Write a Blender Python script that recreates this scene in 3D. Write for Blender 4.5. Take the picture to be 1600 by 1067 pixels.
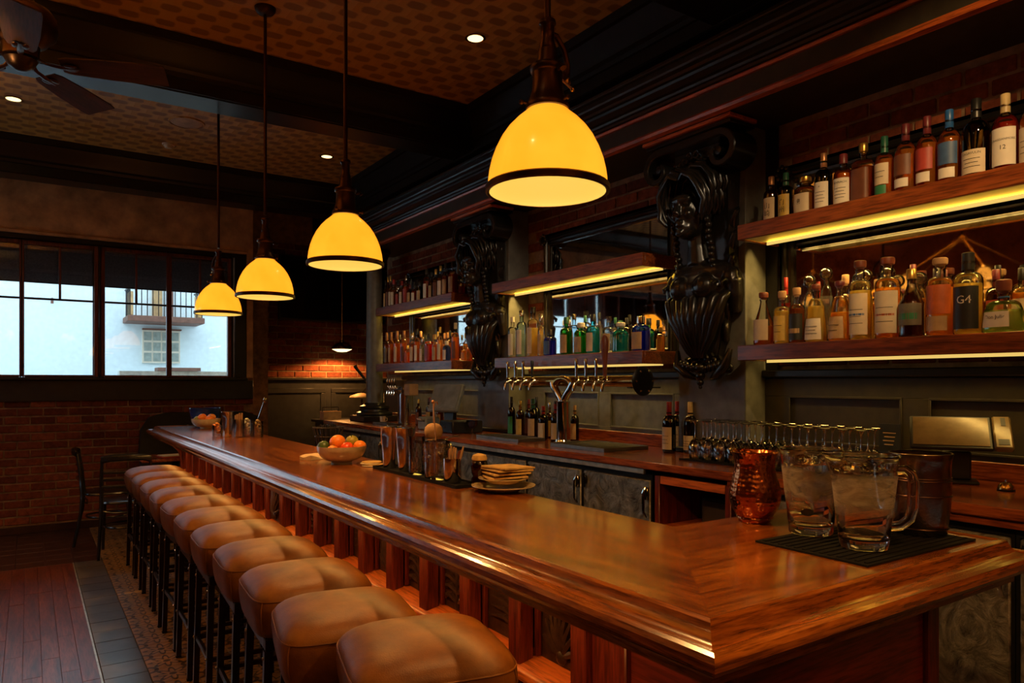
import bpy, bmesh, math, random
from math import pi, sin, cos, radians, sqrt, atan2
from mathutils import Vector, Matrix
import itertools
S = bpy.context.scene
for o in list(bpy.data.objects):
    bpy.data.objects.remove(o)
C = S.collection
R = random.Random(11)

# ------------------------------------------------------------------ camera, sky, exposure
cd = bpy.data.cameras.new('camera'); cam = bpy.data.objects.new('camera', cd); C.objects.link(cam)
cam.location = (0, 0, 1.48); cam.rotation_euler = (pi/2, 0, radians(-33.9))
cd.sensor_width = 36; cd.sensor_fit = 'HORIZONTAL'; cd.lens = 25.28; cd.shift_y = 0.0397; cd.clip_start = .02
S.camera = cam
W = bpy.data.worlds.new('daylight'); S.world = W; W.use_nodes = True
bg = W.node_tree.nodes['Background']; bg.inputs[0].default_value = (.70, .88, 1.0, 1); bg.inputs[1].default_value = 1.9
S.view_settings.view_transform = 'Standard'; S.view_settings.look = 'None'
S.view_settings.exposure = 0.75; S.view_settings.gamma = 1; S.view_settings.use_curve_mapping = False
try:
    S.cycles.transparent_max_bounces = 32; S.cycles.max_bounces = 10; S.cycles.transmission_bounces = 10; S.cycles.glossy_bounces = 5
    S.cycles.sample_clamp_indirect = 4
except Exception: pass
SHELF_FILL_W, UNDER_W = 105, 1.8
WARM = (1.0, .50, .145)
PEND_W, LED_W, CHAND_W, DOWN_W = 22, 2.2, 22, 6

# ------------------------------------------------------------------ mesh helpers
class MB:
    def __init__(s): s.v = []; s.f = []
    def add(s, vs, fs, M=None):
        n = len(s.v)
        s.v += [tuple(M @ Vector(v)) if M else tuple(v) for v in vs]
        s.f += [tuple(i+n for i in f) for f in fs]
        return s
    def box(s, x0, x1, y0, y1, z0, z1, b=0, M=None):
        lo = (x0, y0, z0); hi = (x1, y1, z1)
        if b <= 0:
            vs = [(a, c, d) for a in (x0, x1) for c in (y0, y1) for d in (z0, z1)]
            return s.add(vs, [(0,1,3,2),(4,6,7,5),(0,4,5,1),(2,3,7,6),(0,2,6,4),(1,5,7,3)], M)
        vs = []; cs = list(itertools.product((0, 1), repeat=3))
        for c in cs:
            for ax in range(3):
                p = [hi[i] if c[i] else lo[i] for i in range(3)]
                for i in range(3):
                    if i != ax: p[i] += -b if c[i] else b
                vs.append(p)
        ix = lambda c, ax: cs.index(tuple(c))*3+ax
        fs = []
        for ax in range(3):
            o1, o2 = [i for i in range(3) if i != ax]
            for sd in (0, 1):
                q = []
                for a, b2 in ((0,0),(1,0),(1,1),(0,1)):
                    c = [0,0,0]; c[ax] = sd; c[o1] = a; c[o2] = b2; q.append(ix(c, ax))
                fs.append(q)
            for a in (0, 1):
                for b2 in (0, 1):
                    c0 = [0,0,0]; c0[o1] = a; c0[o2] = b2; c1 = list(c0); c1[ax] = 1
                    fs.append((ix(c0,o1), ix(c1,o1), ix(c1,o2), ix(c0,o2)))
        for c in cs: fs.append((ix(c,0), ix(c,1), ix(c,2)))
        return s.add(vs, fs, M)
    def lathe(s, prof, n=20, M=None, a0=0, a1=2*pi, close=False):
        full = abs(a1-a0-2*pi) < 1e-6; m = n if full else n+1
        vs = []; rows = []
        for p in prof:
            r, z = p[0], p[1]; pw = p[2] if len(p) > 2 else 2
            if r < 1e-7 and full: rows.append([len(vs)]); vs.append((0, 0, z)); continue
            row = []
            for i in range(m):
                a = a0+(a1-a0)*i/n; c, d = cos(a), sin(a)
                k = 1 if pw == 2 else 1/(abs(c)**pw+abs(d)**pw)**(1/pw)
                row.append(len(vs)); vs.append((r*k*c, r*k*d, z))
            rows.append(row)
        fs = []
        for A, B in zip(rows, rows[1:]):
            for i in range(n):
                j = (i+1) % m if full else i+1
                if len(A) == 1 and len(B) == 1: continue
                if len(A) == 1: fs.append((A[0], B[j], B[i]))
                elif len(B) == 1: fs.append((A[i], A[j], B[0]))
                else: fs.append((A[i], A[j], B[j], B[i]))
        return s.add(vs, fs, M)
    def tube(s, path, r, n=8, closed=False, M=None, sq=1.0, cap=True):
        P = [Vector(p) for p in path]; N = len(P)
        rr = r if isinstance(r, (list, tuple)) else [r]*N
        vs = []; up = None
        for i in range(N):
            if closed: t = P[(i+1) % N]-P[i-1]
            else: t = P[min(i+1, N-1)]-P[max(i-1, 0)]
            t.normalize()
            if up is None:
                up = Vector((0,0,1)) if abs(t.z) < .9 else Vector((1,0,0))
            sd = t.cross(up); sd.normalize(); up = sd.cross(t); up.normalize()
            for k in range(n):
                a = 2*pi*k/n
                vs.append(P[i]+sd*(cos(a)*rr[i])+up*(sin(a)*rr[i]*sq))
        fs = []
        for i in range(N if closed else N-1):
            j = (i+1) % N
            for k in range(n):
                l = (k+1) % n
                fs.append((i*n+k, i*n+l, j*n+l, j*n+k))
        if not closed and cap:
            fs.append(tuple(range(n))); fs.append(tuple((N-1)*n+k for k in range(n)))
        return s.add(vs, fs, M)
    def prism(s, pts, z0, z1, M=None):
        n = len(pts)
        vs = [(x, y, z0) for x, y in pts]+[(x, y, z1) for x, y in pts]
        fs = [tuple(range(n)), tuple(range(n, 2*n))]+[(i, (i+1) % n, n+(i+1) % n, n+i) for i in range(n)]
        return s.add(vs, fs, M)
    def loft(s, rings, closed=True, caps=True, M=None):
        n = len(rings[0]); vs = [p for r in rings for p in r]; fs = []
        for i in range(len(rings)-1):
            for k in range(n if closed else n-1):
                l = (k+1) % n
                fs.append((i*n+k, i*n+l, (i+1)*n+l, (i+1)*n+k))
        if caps: fs += [tuple(range(n)), tuple((len(rings)-1)*n+k for k in range(n))]
        return s.add(vs, fs, M)
    def ball(s, c, r, n=12, m=8, M=None):
        r = r if isinstance(r, (tuple, list)) else (r, r, r)
        T = Matrix.Translation(c) @ (M or Matrix()) @ Matrix.Diagonal((*r, 1))
        return s.lathe([(0, -1)]+[(cos(-pi/2+pi*i/m), sin(-pi/2+pi*i/m)) for i in range(1, m)]+[(0, 1)], n, T)
    def mesh(s, name='mesh', ang=40, recalc=True):
        me = bpy.data.meshes.new(name)
        me.from_pydata(s.v, [], s.f)
        if recalc:
            bm = bmesh.new(); bm.from_mesh(me)
            bmesh.ops.recalc_face_normals(bm, faces=bm.faces); bm.to_mesh(me); bm.free()
        if ang:
            me.polygons.foreach_set('use_smooth', [True]*len(me.polygons))
            me.set_sharp_from_angle(angle=radians(ang))
        me.update()
        return me
def rotz(a): return Matrix.Rotation(a, 4, 'Z')
def tr(x, y, z): return Matrix.Translation((x, y, z))
def obj(name, me, mat, parent=None, loc=(0,0,0), rot=(0,0,0), kind=None, label=None):
    if isinstance(me, MB): me = me.mesh(name)
    o = bpy.data.objects.new(name, me); C.objects.link(o)
    if mat is not None:
        if not me.materials: me.materials.append(mat)
        elif me.materials[0] != mat:
            o.material_slots[0].link = 'OBJECT'; o.material_slots[0].material = mat
    o.location = loc; o.rotation_euler = rot
    if parent: o.parent = parent
    if kind: o['kind'] = kind
    if label: o['label'] = label
    return o
def tag(o, label, cat, group=None):
    o['label'] = label; o['category'] = cat
    if group: o['group'] = group
    return o
def thing(name, label, cat, loc=(0,0,0), rz=0, group=None):
    o = bpy.data.objects.new(name, None); C.objects.link(o)
    o.empty_display_size = .05; o.location = loc; o.rotation_euler = (0, 0, rz)
    return tag(o, label, cat, group)
def dup(root, loc, rz, label, group=None):
    r = root.copy(); C.objects.link(r); r.location = loc; r.rotation_euler = (0, 0, rz); r['label'] = label
    if group: r['group'] = group
    def rec(a, b):
        for ch in a.children:
            c = ch.copy(); C.objects.link(c); c.parent = b; rec(ch, c)
    rec(root, r)
    return r
def bx(x0, x1, y0, y1, z0, z1, b=0): return MB().box(x0, x1, y0, y1, z0, z1, b)
def text_mb(txt, size, R0=None, align='CENTER', z=0, y=0, ext=0):
    cu = bpy.data.curves.new('lettering', 'FONT'); cu.body = txt; cu.size = size
    cu.align_x = align; cu.resolution_u = 2; cu.extrude = ext
    t = bpy.data.objects.new('lettering', cu); C.objects.link(t)
    dg = bpy.context.evaluated_depsgraph_get()
    me = bpy.data.meshes.new_from_object(t.evaluated_get(dg))
    bpy.data.objects.remove(t); bpy.data.curves.remove(cu)
    vs = []
    for v in me.vertices:
        x, h = v.co.x, v.co.y
        if R0: vs.append((sin(x/R0)*R0, -cos(x/R0)*R0, z+h))      # bent round a bottle, reads from -Y
        else: vs.append((x, y, z+h))
    mb = MB(); mb.add(vs, [tuple(p.vertices) for p in me.polygons]); bpy.data.meshes.remove(me)
    return mb

# ------------------------------------------------------------------ material helpers
def newmat(name):
    m = bpy.data.materials.new(name); m.use_nodes = True
    nt = m.node_tree; b = nt.nodes['Principled BSDF']
    return m, nt, b
def setp(b, **k):
    names = dict(col='Base Color', rough='Roughness', metal='Metallic', spec='Specular IOR Level', coat='Coat Weight', coatr='Coat Roughness', sheen='Sheen Weight', trans='Transmission Weight', ior='IOR', ecol='Emission Color', estr='Emission Strength', alpha='Alpha', aniso='Anisotropic')
    for a, v in k.items():
        if a in ('col', 'ecol'): v = (*v, 1) if len(v) == 3 else v
        b.inputs[names[a]].default_value = v
def nd(nt, t, **k):
    n = nt.nodes.new(t)
    for a, v in k.items():
        if a.startswith('i_'): n.inputs[a[2:]].default_value = v
        else: setattr(n, a, v)
    return n
def coords(nt, scale=(1,1,1), rnd=True):
    tc = nd(nt, 'ShaderNodeTexCoord'); mp = nd(nt, 'ShaderNodeMapping'); mp.inputs['Scale'].default_value = scale
    nt.links.new(tc.outputs['Object'], mp.inputs['Vector'])
    if rnd:
        oi = nd(nt, 'ShaderNodeObjectInfo'); mu = nd(nt, 'ShaderNodeMath', operation='MULTIPLY'); mu.inputs[1].default_value = 37
        nt.links.new(oi.outputs['Random'], mu.inputs[0])
        cb = nd(nt, 'ShaderNodeCombineXYZ')
        for i in range(3): nt.links.new(mu.outputs[0], cb.inputs[i])
        nt.links.new(cb.outputs[0], mp.inputs['Location'])
    return mp.outputs[0]
def noise(nt, vec, scale, detail=4, rough=.55, dist=0):
    n = nd(nt, 'ShaderNodeTexNoise'); n.inputs['Scale'].default_value = scale; n.inputs['Detail'].default_value = detail
    n.inputs['Roughness'].default_value = rough; n.inputs['Distortion'].default_value = dist
    nt.links.new(vec, n.inputs['Vector']); return n.outputs['Fac']
def ramp(nt, fac, stops):
    r = nd(nt, 'ShaderNodeValToRGB'); e = r.color_ramp.elements
    while len(e) < len(stops): e.new(.5)
    for el, (p, c) in zip(e, stops):
        el.position = p; el.color = (*c, 1) if len(c) == 3 else c
    nt.links.new(fac, r.inputs[0]); return r.outputs[0]
def mixc(nt, fac, a, b, mode='MIX'):
    m = nd(nt, 'ShaderNodeMix', data_type='RGBA', blend_type=mode)
    for s_, i in ((fac, 0), (a, 6), (b, 7)):
        if hasattr(s_, 'links') or hasattr(s_, 'is_linked'): nt.links.new(s_, m.inputs[i])
        elif i == 0: m.inputs[0].default_value = s_
        else: m.inputs[i].default_value = (*s_, 1) if len(s_) == 3 else s_
    return m.outputs[2]
def math2(nt, op, a, b=None):
    m = nd(nt, 'ShaderNodeMath', operation=op)
    for i, s_ in enumerate((a, b)):
        if s_ is None: continue
        if hasattr(s_, 'is_linked'): nt.links.new(s_, m.inputs[i])
        else: m.inputs[i].default_value = s_
    return m.outputs[0]
def bump(nt, b, h, strength=.3, dist=.01):
    n = nd(nt, 'ShaderNodeBump'); n.inputs['Strength'].default_value = strength; n.inputs['Distance'].default_value = dist
    nt.links.new(h, n.inputs['Height']); nt.links.new(n.outputs[0], b.inputs['Normal'])
def plain(name, col, rough=.5, metal=0, var=.12, nscale=14, bmp=0, **k):
    m, nt, b = newmat(name); setp(b, col=col, rough=rough, metal=metal, **k)
    v = coords(nt); f = noise(nt, v, nscale, 4)
    d = tuple(max(0, c*(1-var*2)) for c in col); l = tuple(min(1, c*(1+var*2)) for c in col)
    nt.links.new(ramp(nt, f, [(.3, d), (.7, l)]), b.inputs['Base Color'])
    if bmp: bump(nt, b, noise(nt, v, nscale*6, 3), bmp, .003)
    return m
def wood(name, dark, mid, light, axis='Y', rough=.35, coat=.3, sc=1.0, bmp=.12, coatr=.15):
    m, nt, b = newmat(name); setp(b, rough=rough, coat=coat, coatr=coatr)
    lo, hi = .55*sc, 7*sc
    s_ = {'X': (lo, hi, hi), 'Y': (hi, lo, hi), 'Z': (hi, hi, lo)}[axis]
    v = coords(nt, s_)
    f1 = noise(nt, v, 1.6, 6, .62, 1.6)
    col = ramp(nt, f1, [(.30, dark), (.48, mid), (.70, light)])
    v2 = coords(nt, tuple(q*7 for q in s_))
    f2 = noise(nt, v2, 2.2, 3, .6)
    g = ramp(nt, f2, [(.36, (.45, .42, .40)), (.56, (1, 1, 1))])
    nt.links.new(mixc(nt, 1, col, g, 'MULTIPLY'), b.inputs['Base Color'])
    bump(nt, b, f2, bmp, .002)
    return m
def shell(name, tint, gloss=.12, rough=.02):
    """thin bottle glass: lets light straight through, tinted, with a fresnel gloss"""
    m = bpy.data.materials.new(name); m.use_nodes = True; nt = m.node_tree
    nt.nodes.remove(nt.nodes['Principled BSDF']); out = nt.nodes['Material Output']
    t = nd(nt, 'ShaderNodeBsdfTransparent'); t.inputs[0].default_value = (*tint, 1)
    g = nd(nt, 'ShaderNodeBsdfGlossy'); g.inputs['Roughness'].default_value = rough
    fr = nd(nt, 'ShaderNodeFresnel'); fr.inputs[0].default_value = 1.5
    f = math2(nt, 'MULTIPLY_ADD', fr.outputs[0], 1.3); f.node.inputs[2].default_value = gloss*.3
    mx = nd(nt, 'ShaderNodeMixShader'); nt.links.new(f, mx.inputs[0]); nt.links.new(t.outputs[0], mx.inputs[1]); nt.links.new(g.outputs[0], mx.inputs[2])
    nt.links.new(mx.outputs[0], out.inputs[0]); return m
def liquid(name, tint, body=.35):
    """spirit in a bottle: tinted clear, a little of the light scattered in its depth"""
    m = bpy.data.materials.new(name); m.use_nodes = True; nt = m.node_tree
    nt.nodes.remove(nt.nodes['Principled BSDF']); out = nt.nodes['Material Output']
    t = nd(nt, 'ShaderNodeBsdfTransparent'); t.inputs[0].default_value = (*tint, 1)
    d = nd(nt, 'ShaderNodeBsdfDiffuse'); d.inputs[0].default_value = (*tint, 1)
    tl = nd(nt, 'ShaderNodeBsdfTranslucent'); tl.inputs[0].default_value = (*tint, 1)
    m1 = nd(nt, 'ShaderNodeMixShader'); m1.inputs[0].default_value = .6
    nt.links.new(d.outputs[0], m1.inputs[1]); nt.links.new(tl.outputs[0], m1.inputs[2])
    m2 = nd(nt, 'ShaderNodeMixShader'); m2.inputs[0].default_value = body
    nt.links.new(t.outputs[0], m2.inputs[1]); nt.links.new(m1.outputs[0], m2.inputs[2])
    nt.links.new(m2.outputs[0], out.inputs[0]); return m
def emit(name, col, st):
    m, nt, b = newmat(name); setp(b, col=(.02,.02,.02), ecol=col, estr=st, rough=.6); return m

M = {}
M['bar_y'] = wood('bar_oak_long', (.090,.019,.002), (.22,.054,.005), (.37,.108,.010), 'Y', .24, .5, .8, .10, .12)
M['bar_x'] = wood('bar_oak_short', (.090,.019,.002), (.22,.054,.005), (.37,.108,.010), 'X', .24, .5, .8, .10, .12)
M['mould_y'] = wood('moulding_oak_long', (.10,.022,.003), (.25,.064,.007), (.40,.12,.013), 'Y', .22, .6, 1.2, .08, .1)
M['mould_x'] = wood('moulding_oak_short', (.10,.022,.003), (.25,.064,.007), (.40,.12,.013), 'X', .22, .6, 1.2, .08, .1)
M['base_z'] = wood('bar_front_mahogany', (.07,.007,.003), (.15,.017,.006), (.23,.034,.010), 'Z', .38, .2, 1.2)
M['base_y'] = wood('bar_front_rail_mahogany', (.07,.007,.003), (.15,.017,.006), (.23,.034,.010), 'Y', .38, .2, 1.2)
M['base_x'] = wood('bar_end_veneer', (.11,.011,.004), (.25,.026,.009), (.36,.052,.015), 'X', .34, .3, 1.0)
M['shelf_y'] = wood('shelf_oak', (.085,.013,.004), (.27,.058,.013), (.38,.10,.022), 'Y', .36, .2, 1.0)
M['counter_y'] = wood('counter_oak', (.14,.026,.008), (.28,.060,.015), (.42,.11,.025), 'Y', .26, .5, 1.0, .1, .12)
M['trim_y'] = wood('cornice_trim_mahogany', (.36,.060,.012), (.60,.130,.022), (.72,.20,.035), 'Y', .35, .2)
M['floor_wood'] = wood('floor_jarrah', (.050,.011,.007), (.145,.033,.018), (.25,.072,.036), 'Y', .30, .3, 1.2, .06, .25)
M['frame_wood'] = wood('window_frame_wood', (.08,.020,.011), (.17,.042,.019), (.24,.06,.026), 'Z', .45, .1)
M['blackwood'] = plain('black_painted_wood', (.012,.0105,.010), .34, spec=.45)
M['beamwood'] = plain('matt_black_beam', (.012,.0095,.008), .6, spec=.2)
M['blackcarve'] = plain('black_carved_wood', (.011,.0095,.008), .27, spec=.55, bmp=.1)
M['grey'] = plain('charcoal_grey_paint', (.135,.138,.132), .45, bmp=.03)
M['fan_wood'] = wood('dark_fan_blade', (.02,.006,.004), (.05,.016,.009), (.075,.025,.013), 'X', .65, 0)
M['darkgrey'] = plain('dark_wainscot_paint', (.022,.021,.020), .4)
M['olive'] = plain('olive_black_paint', (.040,.033,.018), .5)
M['cream'] = plain('cream_laminate', (.62,.56,.40), .5, var=.03)
M['chrome'] = plain('polished_chrome', (.62,.62,.60), .10, 1, var=.03)
M['steel'] = plain('brushed_steel', (.60,.58,.55), .15, 1, var=.05)
M['zinc_edge'] = plain('pale_metal_edge', (.62,.60,.52), .35, .8)
M['bronze'] = plain('oiled_bronze', (.065,.030,.018), .34, .85)
M['legmetal'] = plain('dark_bronze_steel', (.050,.030,.024), .32, .8)
M['brass'] = plain('aged_brass', (.52,.33,.11), .22, 1)
M['blackmetal'] = plain('black_iron', (.012,.012,.013), .38, .5)
M['blackplastic'] = plain('black_plastic', (.013,.013,.014), .42)
M['rubber'] = plain('black_rubber', (.008,.008,.008), .75, bmp=.2, nscale=40, spec=.15)
M['greyplastic'] = plain('grey_plastic', (.20,.22,.22), .4)
M['ceramic'] = plain('cream_ceramic', (.62,.48,.31), .18, coat=.5)
M['plate'] = plain('ivory_glazed_plate', (.55,.40,.21), .2, coat=.4)
M['napkin'] = plain('yellow_napkin_cloth', (.58,.36,.11), .85, bmp=.3, nscale=30)
M['cloth'] = plain('cream_cotton', (.62,.45,.26), .9, bmp=.2)
M['orange'] = plain('orange_peel', (.85,.22,.015), .38, bmp=.35, nscale=60, var=.06)
M['lime'] = plain('lime_peel', (.045,.085,.012), .38, bmp=.3, nscale=50)
M['lemon'] = plain('yellow_green_peel', (.30,.26,.03), .38, bmp=.3, nscale=50)
M['redfruit'] = plain('red_orange_peel', (.75,.07,.012), .3, bmp=.2, nscale=50)
M['orangecut'] = plain('cut_orange_flesh', (.85,.28,.05), .4)
M['paper'] = plain('cream_label_paper', (.62,.52,.36), .6, var=.05)
M['white'] = plain('white_label_paper', (.72,.66,.54), .6, var=.04)
M['gold'] = plain('gold_foil', (.62,.40,.10), .3, .9)
M['ink'] = plain('black_print', (.015,.012,.010), .6)
M['cork'] = plain('cork', (.42,.24,.11), .75, bmp=.2)
M['redwoodcap'] = plain('dark_wooden_stopper', (.16,.035,.015), .45)
M['mirror'] = None
M['leatherblack'] = plain('black_leather', (.012,.011,.011), .42, bmp=.1)
M['chairwood'] = plain('black_bentwood', (.010,.010,.012), .26, coat=.3)
M['plaster'] = plain('tan_plaster', (.50,.29,.12), .85, var=.22, nscale=5, bmp=.25)
M['led'] = emit('led_diffuser', (1.0,.66,.17), .5)
M['lampglow'] = emit('pendant_diffuser', (1.0,.78,.34), 1.6)
M['down'] = emit('downlight_lens', (1.0,.74,.30), 1.6)
M['bulb'] = emit('warm_bulb', (1.0,.82,.50), 7)
M['screen'] = plain('dark_glass_screen', (.006,.006,.008), .12)
M['tan_screen'] = plain('tan_tablet_screen', (.16,.105,.045), .22)
M['blue'] = plain('cobalt_blue_glaze', (.012,.03,.16), .15, coat=.5)
M['redbook'] = plain('red_cover', (.42,.045,.012), .5)
M['wick'] = plain('woven_dark_wire', (.03,.02,.014), .5)
M['facade'] = plain('pale_blue_render', (.70,.82,.86), .9, var=.03)
M['asphalt'] = plain('pale_street_paving', (.50,.52,.54), .9)
M['rust'] = plain('balcony_rust_brown', (.16,.075,.05), .7)
M['ochre'] = plain('ochre_panel', (.55,.36,.16), .7)
M['winglass'] = shell('window_pane_glass', (.97,.985,.99), .04)
M['greypane'] = plain('dusty_grey_pane', (.30,.36,.33), .25)
M['cabinet_in'] = plain('dark_cabinet_interior', (.012,.010,.009), .6)
M['label_red'] = plain('red_label', (.36,.045,.03), .5); M['label_blue'] = plain('blue_label', (.05,.11,.24), .5)
M['label_brown'] = plain('brown_label', (.15,.05,.022), .5); M['label_black'] = plain('black_label', (.018,.02,.018), .45)
M['label_green'] = plain('green_label', (.03,.20,.08), .5); M['label_tan'] = plain('tan_label', (.46,.30,.14), .55)
M['label_orange'] = plain('orange_label', (.50,.11,.025), .5); M['label_grey'] = plain('grey_green_label', (.14,.12,.08), .5)
M['label_yellow'] = plain('yellow_label', (.58,.40,.08), .5)
M['cap_copper'] = plain('copper_capsule', (.50,.25,.12), .35, .6); M['cap_green'] = plain('green_capsule', (.015,.10,.06), .4)
M['cap_maroon'] = plain('maroon_capsule', (.13,.018,.022), .4); M['cap_blue'] = plain('blue_capsule', (.025,.12,.36), .35)
M['cap_black'] = plain('black_capsule', (.012,.012,.012), .35); M['cap_cream'] = plain('cream_capsule', (.55,.42,.20), .4)
M['cap_red'] = plain('red_capsule', (.34,.02,.015), .35); M['cap_gold'] = M['gold']; M['cap_cork'] = M['cork']; M['cap_wood'] = M['redwoodcap']
M['cap_silver'] = M['steel']; M['cap_white'] = M['white']; M['cap_glass'] = shell('glass_stopper', (.85,.82,.72), .4)
GL = dict(clear=shell('clear_bottle_glass', (.95,.95,.92)), green=shell('green_bottle_glass', (.05,.22,.07)), dark=shell('dark_green_bottle_glass', (.02,.035,.012)),
          amber=shell('brown_bottle_glass', (.35,.11,.03)), blue=shell('blue_bottle_glass', (.10,.30,.85)), teal=shell('teal_bottle_glass', (.25,.80,.78)),
          pale=shell('pale_blue_bottle_glass', (.70,.86,.92)), smoke=shell('smoke_bottle_glass', (.40,.36,.30)), lgreen=shell('bright_green_bottle_glass', (.12,.62,.16)))
LQ = dict(amber=liquid('amber_spirit', (.80,.30,.04), .42), gold=liquid('golden_spirit', (.95,.55,.09), .50), pale=liquid('pale_yellow_spirit', (.95,.80,.30), .42),
          red=liquid('red_liqueur', (.72,.06,.02), .42), brown=liquid('brown_spirit', (.50,.15,.03), .42), clear=liquid('clear_spirit', (.93,.94,.90), .10),
          orange=liquid('orange_liqueur', (.95,.36,.03), .45), teal=liquid('teal_gin', (.08,.55,.58), .5), blue=liquid('blue_gin', (.04,.16,.70), .5),
          lime=liquid('light_green_spirit', (.66,.78,.36), .3), green=liquid('green_gin', (.05,.42,.07), .5))

def mk_mirror():
    m, nt, b = newmat('antique_mirror'); setp(b, col=(.62,.60,.56), metal=1, rough=.03)
    v = coords(nt); f = noise(nt, v, 9, 6, .7)
    nt.links.new(ramp(nt, f, [(.30, (.30,.28,.25)), (.48, (.66,.65,.62))]), b.inputs['Base Color']); return m
M['mirror'] = mk_mirror()
def mk_leather():
    m, nt, b = newmat('brown_leather'); setp(b, rough=.46, spec=.28)
    v = coords(nt); f = noise(nt, v, 7, 6, .6, .3)
    c = ramp(nt, f, [(.3, (.085,.024,.003)), (.52, (.155,.050,.005)), (.72, (.215,.076,.008))])
    nt.links.new(c, b.inputs['Base Color'])
    vo = nd(nt, 'ShaderNodeTexVoronoi'); vo.inputs['Scale'].default_value = 260; nt.links.new(v, vo.inputs['Vector'])
    h = math2(nt, 'ADD', math2(nt, 'MULTIPLY', vo.outputs[0], .3), math2(nt, 'MULTIPLY', noise(nt, v, 22, 3), .8))
    bump(nt, b, h, .22, .004); return m
M['leather'] = mk_leather()
def mk_brick(name, a, b_, c_):
    m, nt, b = newmat(name); setp(b, rough=.85, spec=.2)
    oi = nd(nt, 'ShaderNodeObjectInfo'); v = coords(nt); f = noise(nt, v, 26, 6, .65)
    base = ramp(nt, oi.outputs['Random'], [(.0, a), (.5, b_), (1, c_)])
    g = ramp(nt, f, [(.3, (.50,.46,.44)), (.68, (1.15,1.1,1.05))])
    nt.links.new(mixc(nt, 1, base, g, 'MULTIPLY'), b.inputs['Base Color']); bump(nt, b, f, .5, .006); return m
M['brick'] = mk_brick('old_red_brick', (.115,.030,.016), (.20,.052,.024), (.28,.080,.034))
M['mortar'] = plain('sandy_mortar', (.26,.17,.095), .95, var=.2, bmp=.4)
M['brickline'] = M['mortar']
def mk_slate():
    m, nt, b = newmat('slate_tile'); setp(b, rough=.30, coat=.2, coatr=.25)
    oi = nd(nt, 'ShaderNodeObjectInfo'); v = coords(nt); f = noise(nt, v, 10, 5)
    c = ramp(nt, oi.outputs['Random'], [(0, (.075,.070,.078)), (1, (.125,.115,.122))])
    nt.links.new(mixc(nt, .4, c, ramp(nt, f, [(.3, (.05,.04,.045)), (.7, (.15,.13,.14))])), b.inputs['Base Color']); bump(nt, b, f, .15, .004); return m
M['slate'] = mk_slate(); M['slatedark'] = plain('dark_red_slate', (.050,.020,.015), .32)
def mk_enc():
    """cream encaustic tile printed with a dark star-and-leaf pattern"""
    m, nt, b = newmat('patterned_encaustic_tile'); setp(b, rough=.38)
    tc = nd(nt, 'ShaderNodeTexCoord'); sp = nd(nt, 'ShaderNodeSeparateXYZ'); nt.links.new(tc.outputs['Object'], sp.inputs[0])
    x, y = sp.outputs[0], sp.outputs[1]
    r = math2(nt, 'SQRT', math2(nt, 'ADD', math2(nt, 'MULTIPLY', x, x), math2(nt, 'MULTIPLY', y, y)))
    an = math2(nt, 'ARCTAN2', y, x)
    pet = math2(nt, 'ADD', math2(nt, 'MULTIPLY', math2(nt, 'COSINE', math2(nt, 'MULTIPLY', an, 8)), .022), .060)
    d1 = math2(nt, 'LESS_THAN', math2(nt, 'ABSOLUTE', math2(nt, 'SUBTRACT', r, pet)), .012)
    d2 = math2(nt, 'LESS_THAN', r, .018)
    ax = math2(nt, 'SUBTRACT', .1, math2(nt, 'ABSOLUTE', x)); ay = math2(nt, 'SUBTRACT', .1, math2(nt, 'ABSOLUTE', y))
    rc = math2(nt, 'SQRT', math2(nt, 'ADD', math2(nt, 'MULTIPLY', ax, ax), math2(nt, 'MULTIPLY', ay, ay)))
    d3 = math2(nt, 'LESS_THAN', math2(nt, 'ABSOLUTE', math2(nt, 'SUBTRACT', rc, .038)), .010)
    k = math2(nt, 'MAXIMUM', math2(nt, 'MAXIMUM', d1, d2), d3)
    f = noise(nt, tc.outputs['Object'], 18, 4)
    base = ramp(nt, f, [(.3, (.25,.135,.05)), (.7, (.40,.24,.10))])
    nt.links.new(mixc(nt, k, base, (.045,.025,.016)), b.inputs['Base Color']); return m
M['encaustic'] = mk_enc()
def mk_ceil():
    """wallpapered ceiling: staggered dark ovals woven over tan"""
    m, nt, b = newmat('oval_pattern_ceiling_paper'); setp(b, rough=.6)
    tc = nd(nt, 'ShaderNodeTexCoord'); sp = nd(nt, 'ShaderNodeSeparateXYZ'); nt.links.new(tc.outputs['Object'], sp.inputs[0])
    v = math2(nt, 'DIVIDE', sp.outputs[1], .105); row = math2(nt, 'FLOOR', v)
    u = math2(nt, 'ADD', math2(nt, 'DIVIDE', sp.outputs[0], .20), math2(nt, 'MULTIPLY', math2(nt, 'MODULO', math2(nt, 'ADD', row, 400), 2), .5))
    fu = math2(nt, 'SUBTRACT', math2(nt, 'FRACT', u), .5); fv = math2(nt, 'SUBTRACT', math2(nt, 'FRACT', v), .5)
    a = math2(nt, 'DIVIDE', fu, .30); c = math2(nt, 'DIVIDE', fv, .43)
    d = math2(nt, 'ADD', math2(nt, 'POWER', math2(nt, 'ABSOLUTE', a), 3.4), math2(nt, 'POWER', math2(nt, 'ABSOLUTE', c), 3.4))
    n = noise(nt, tc.outputs['Object'], 30, 3)
    d = math2(nt, 'ADD', d, math2(nt, 'MULTIPLY', math2(nt, 'SUBTRACT', n, .5), .9))
    col = ramp(nt, d, [(.45, (.27,.135,.026)), (1.05, (.54,.30,.060))])
    nt.links.new(col, b.inputs['Base Color']); bump(nt, b, d, .25, .004); return m
M['ceil'] = mk_ceil()
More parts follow.
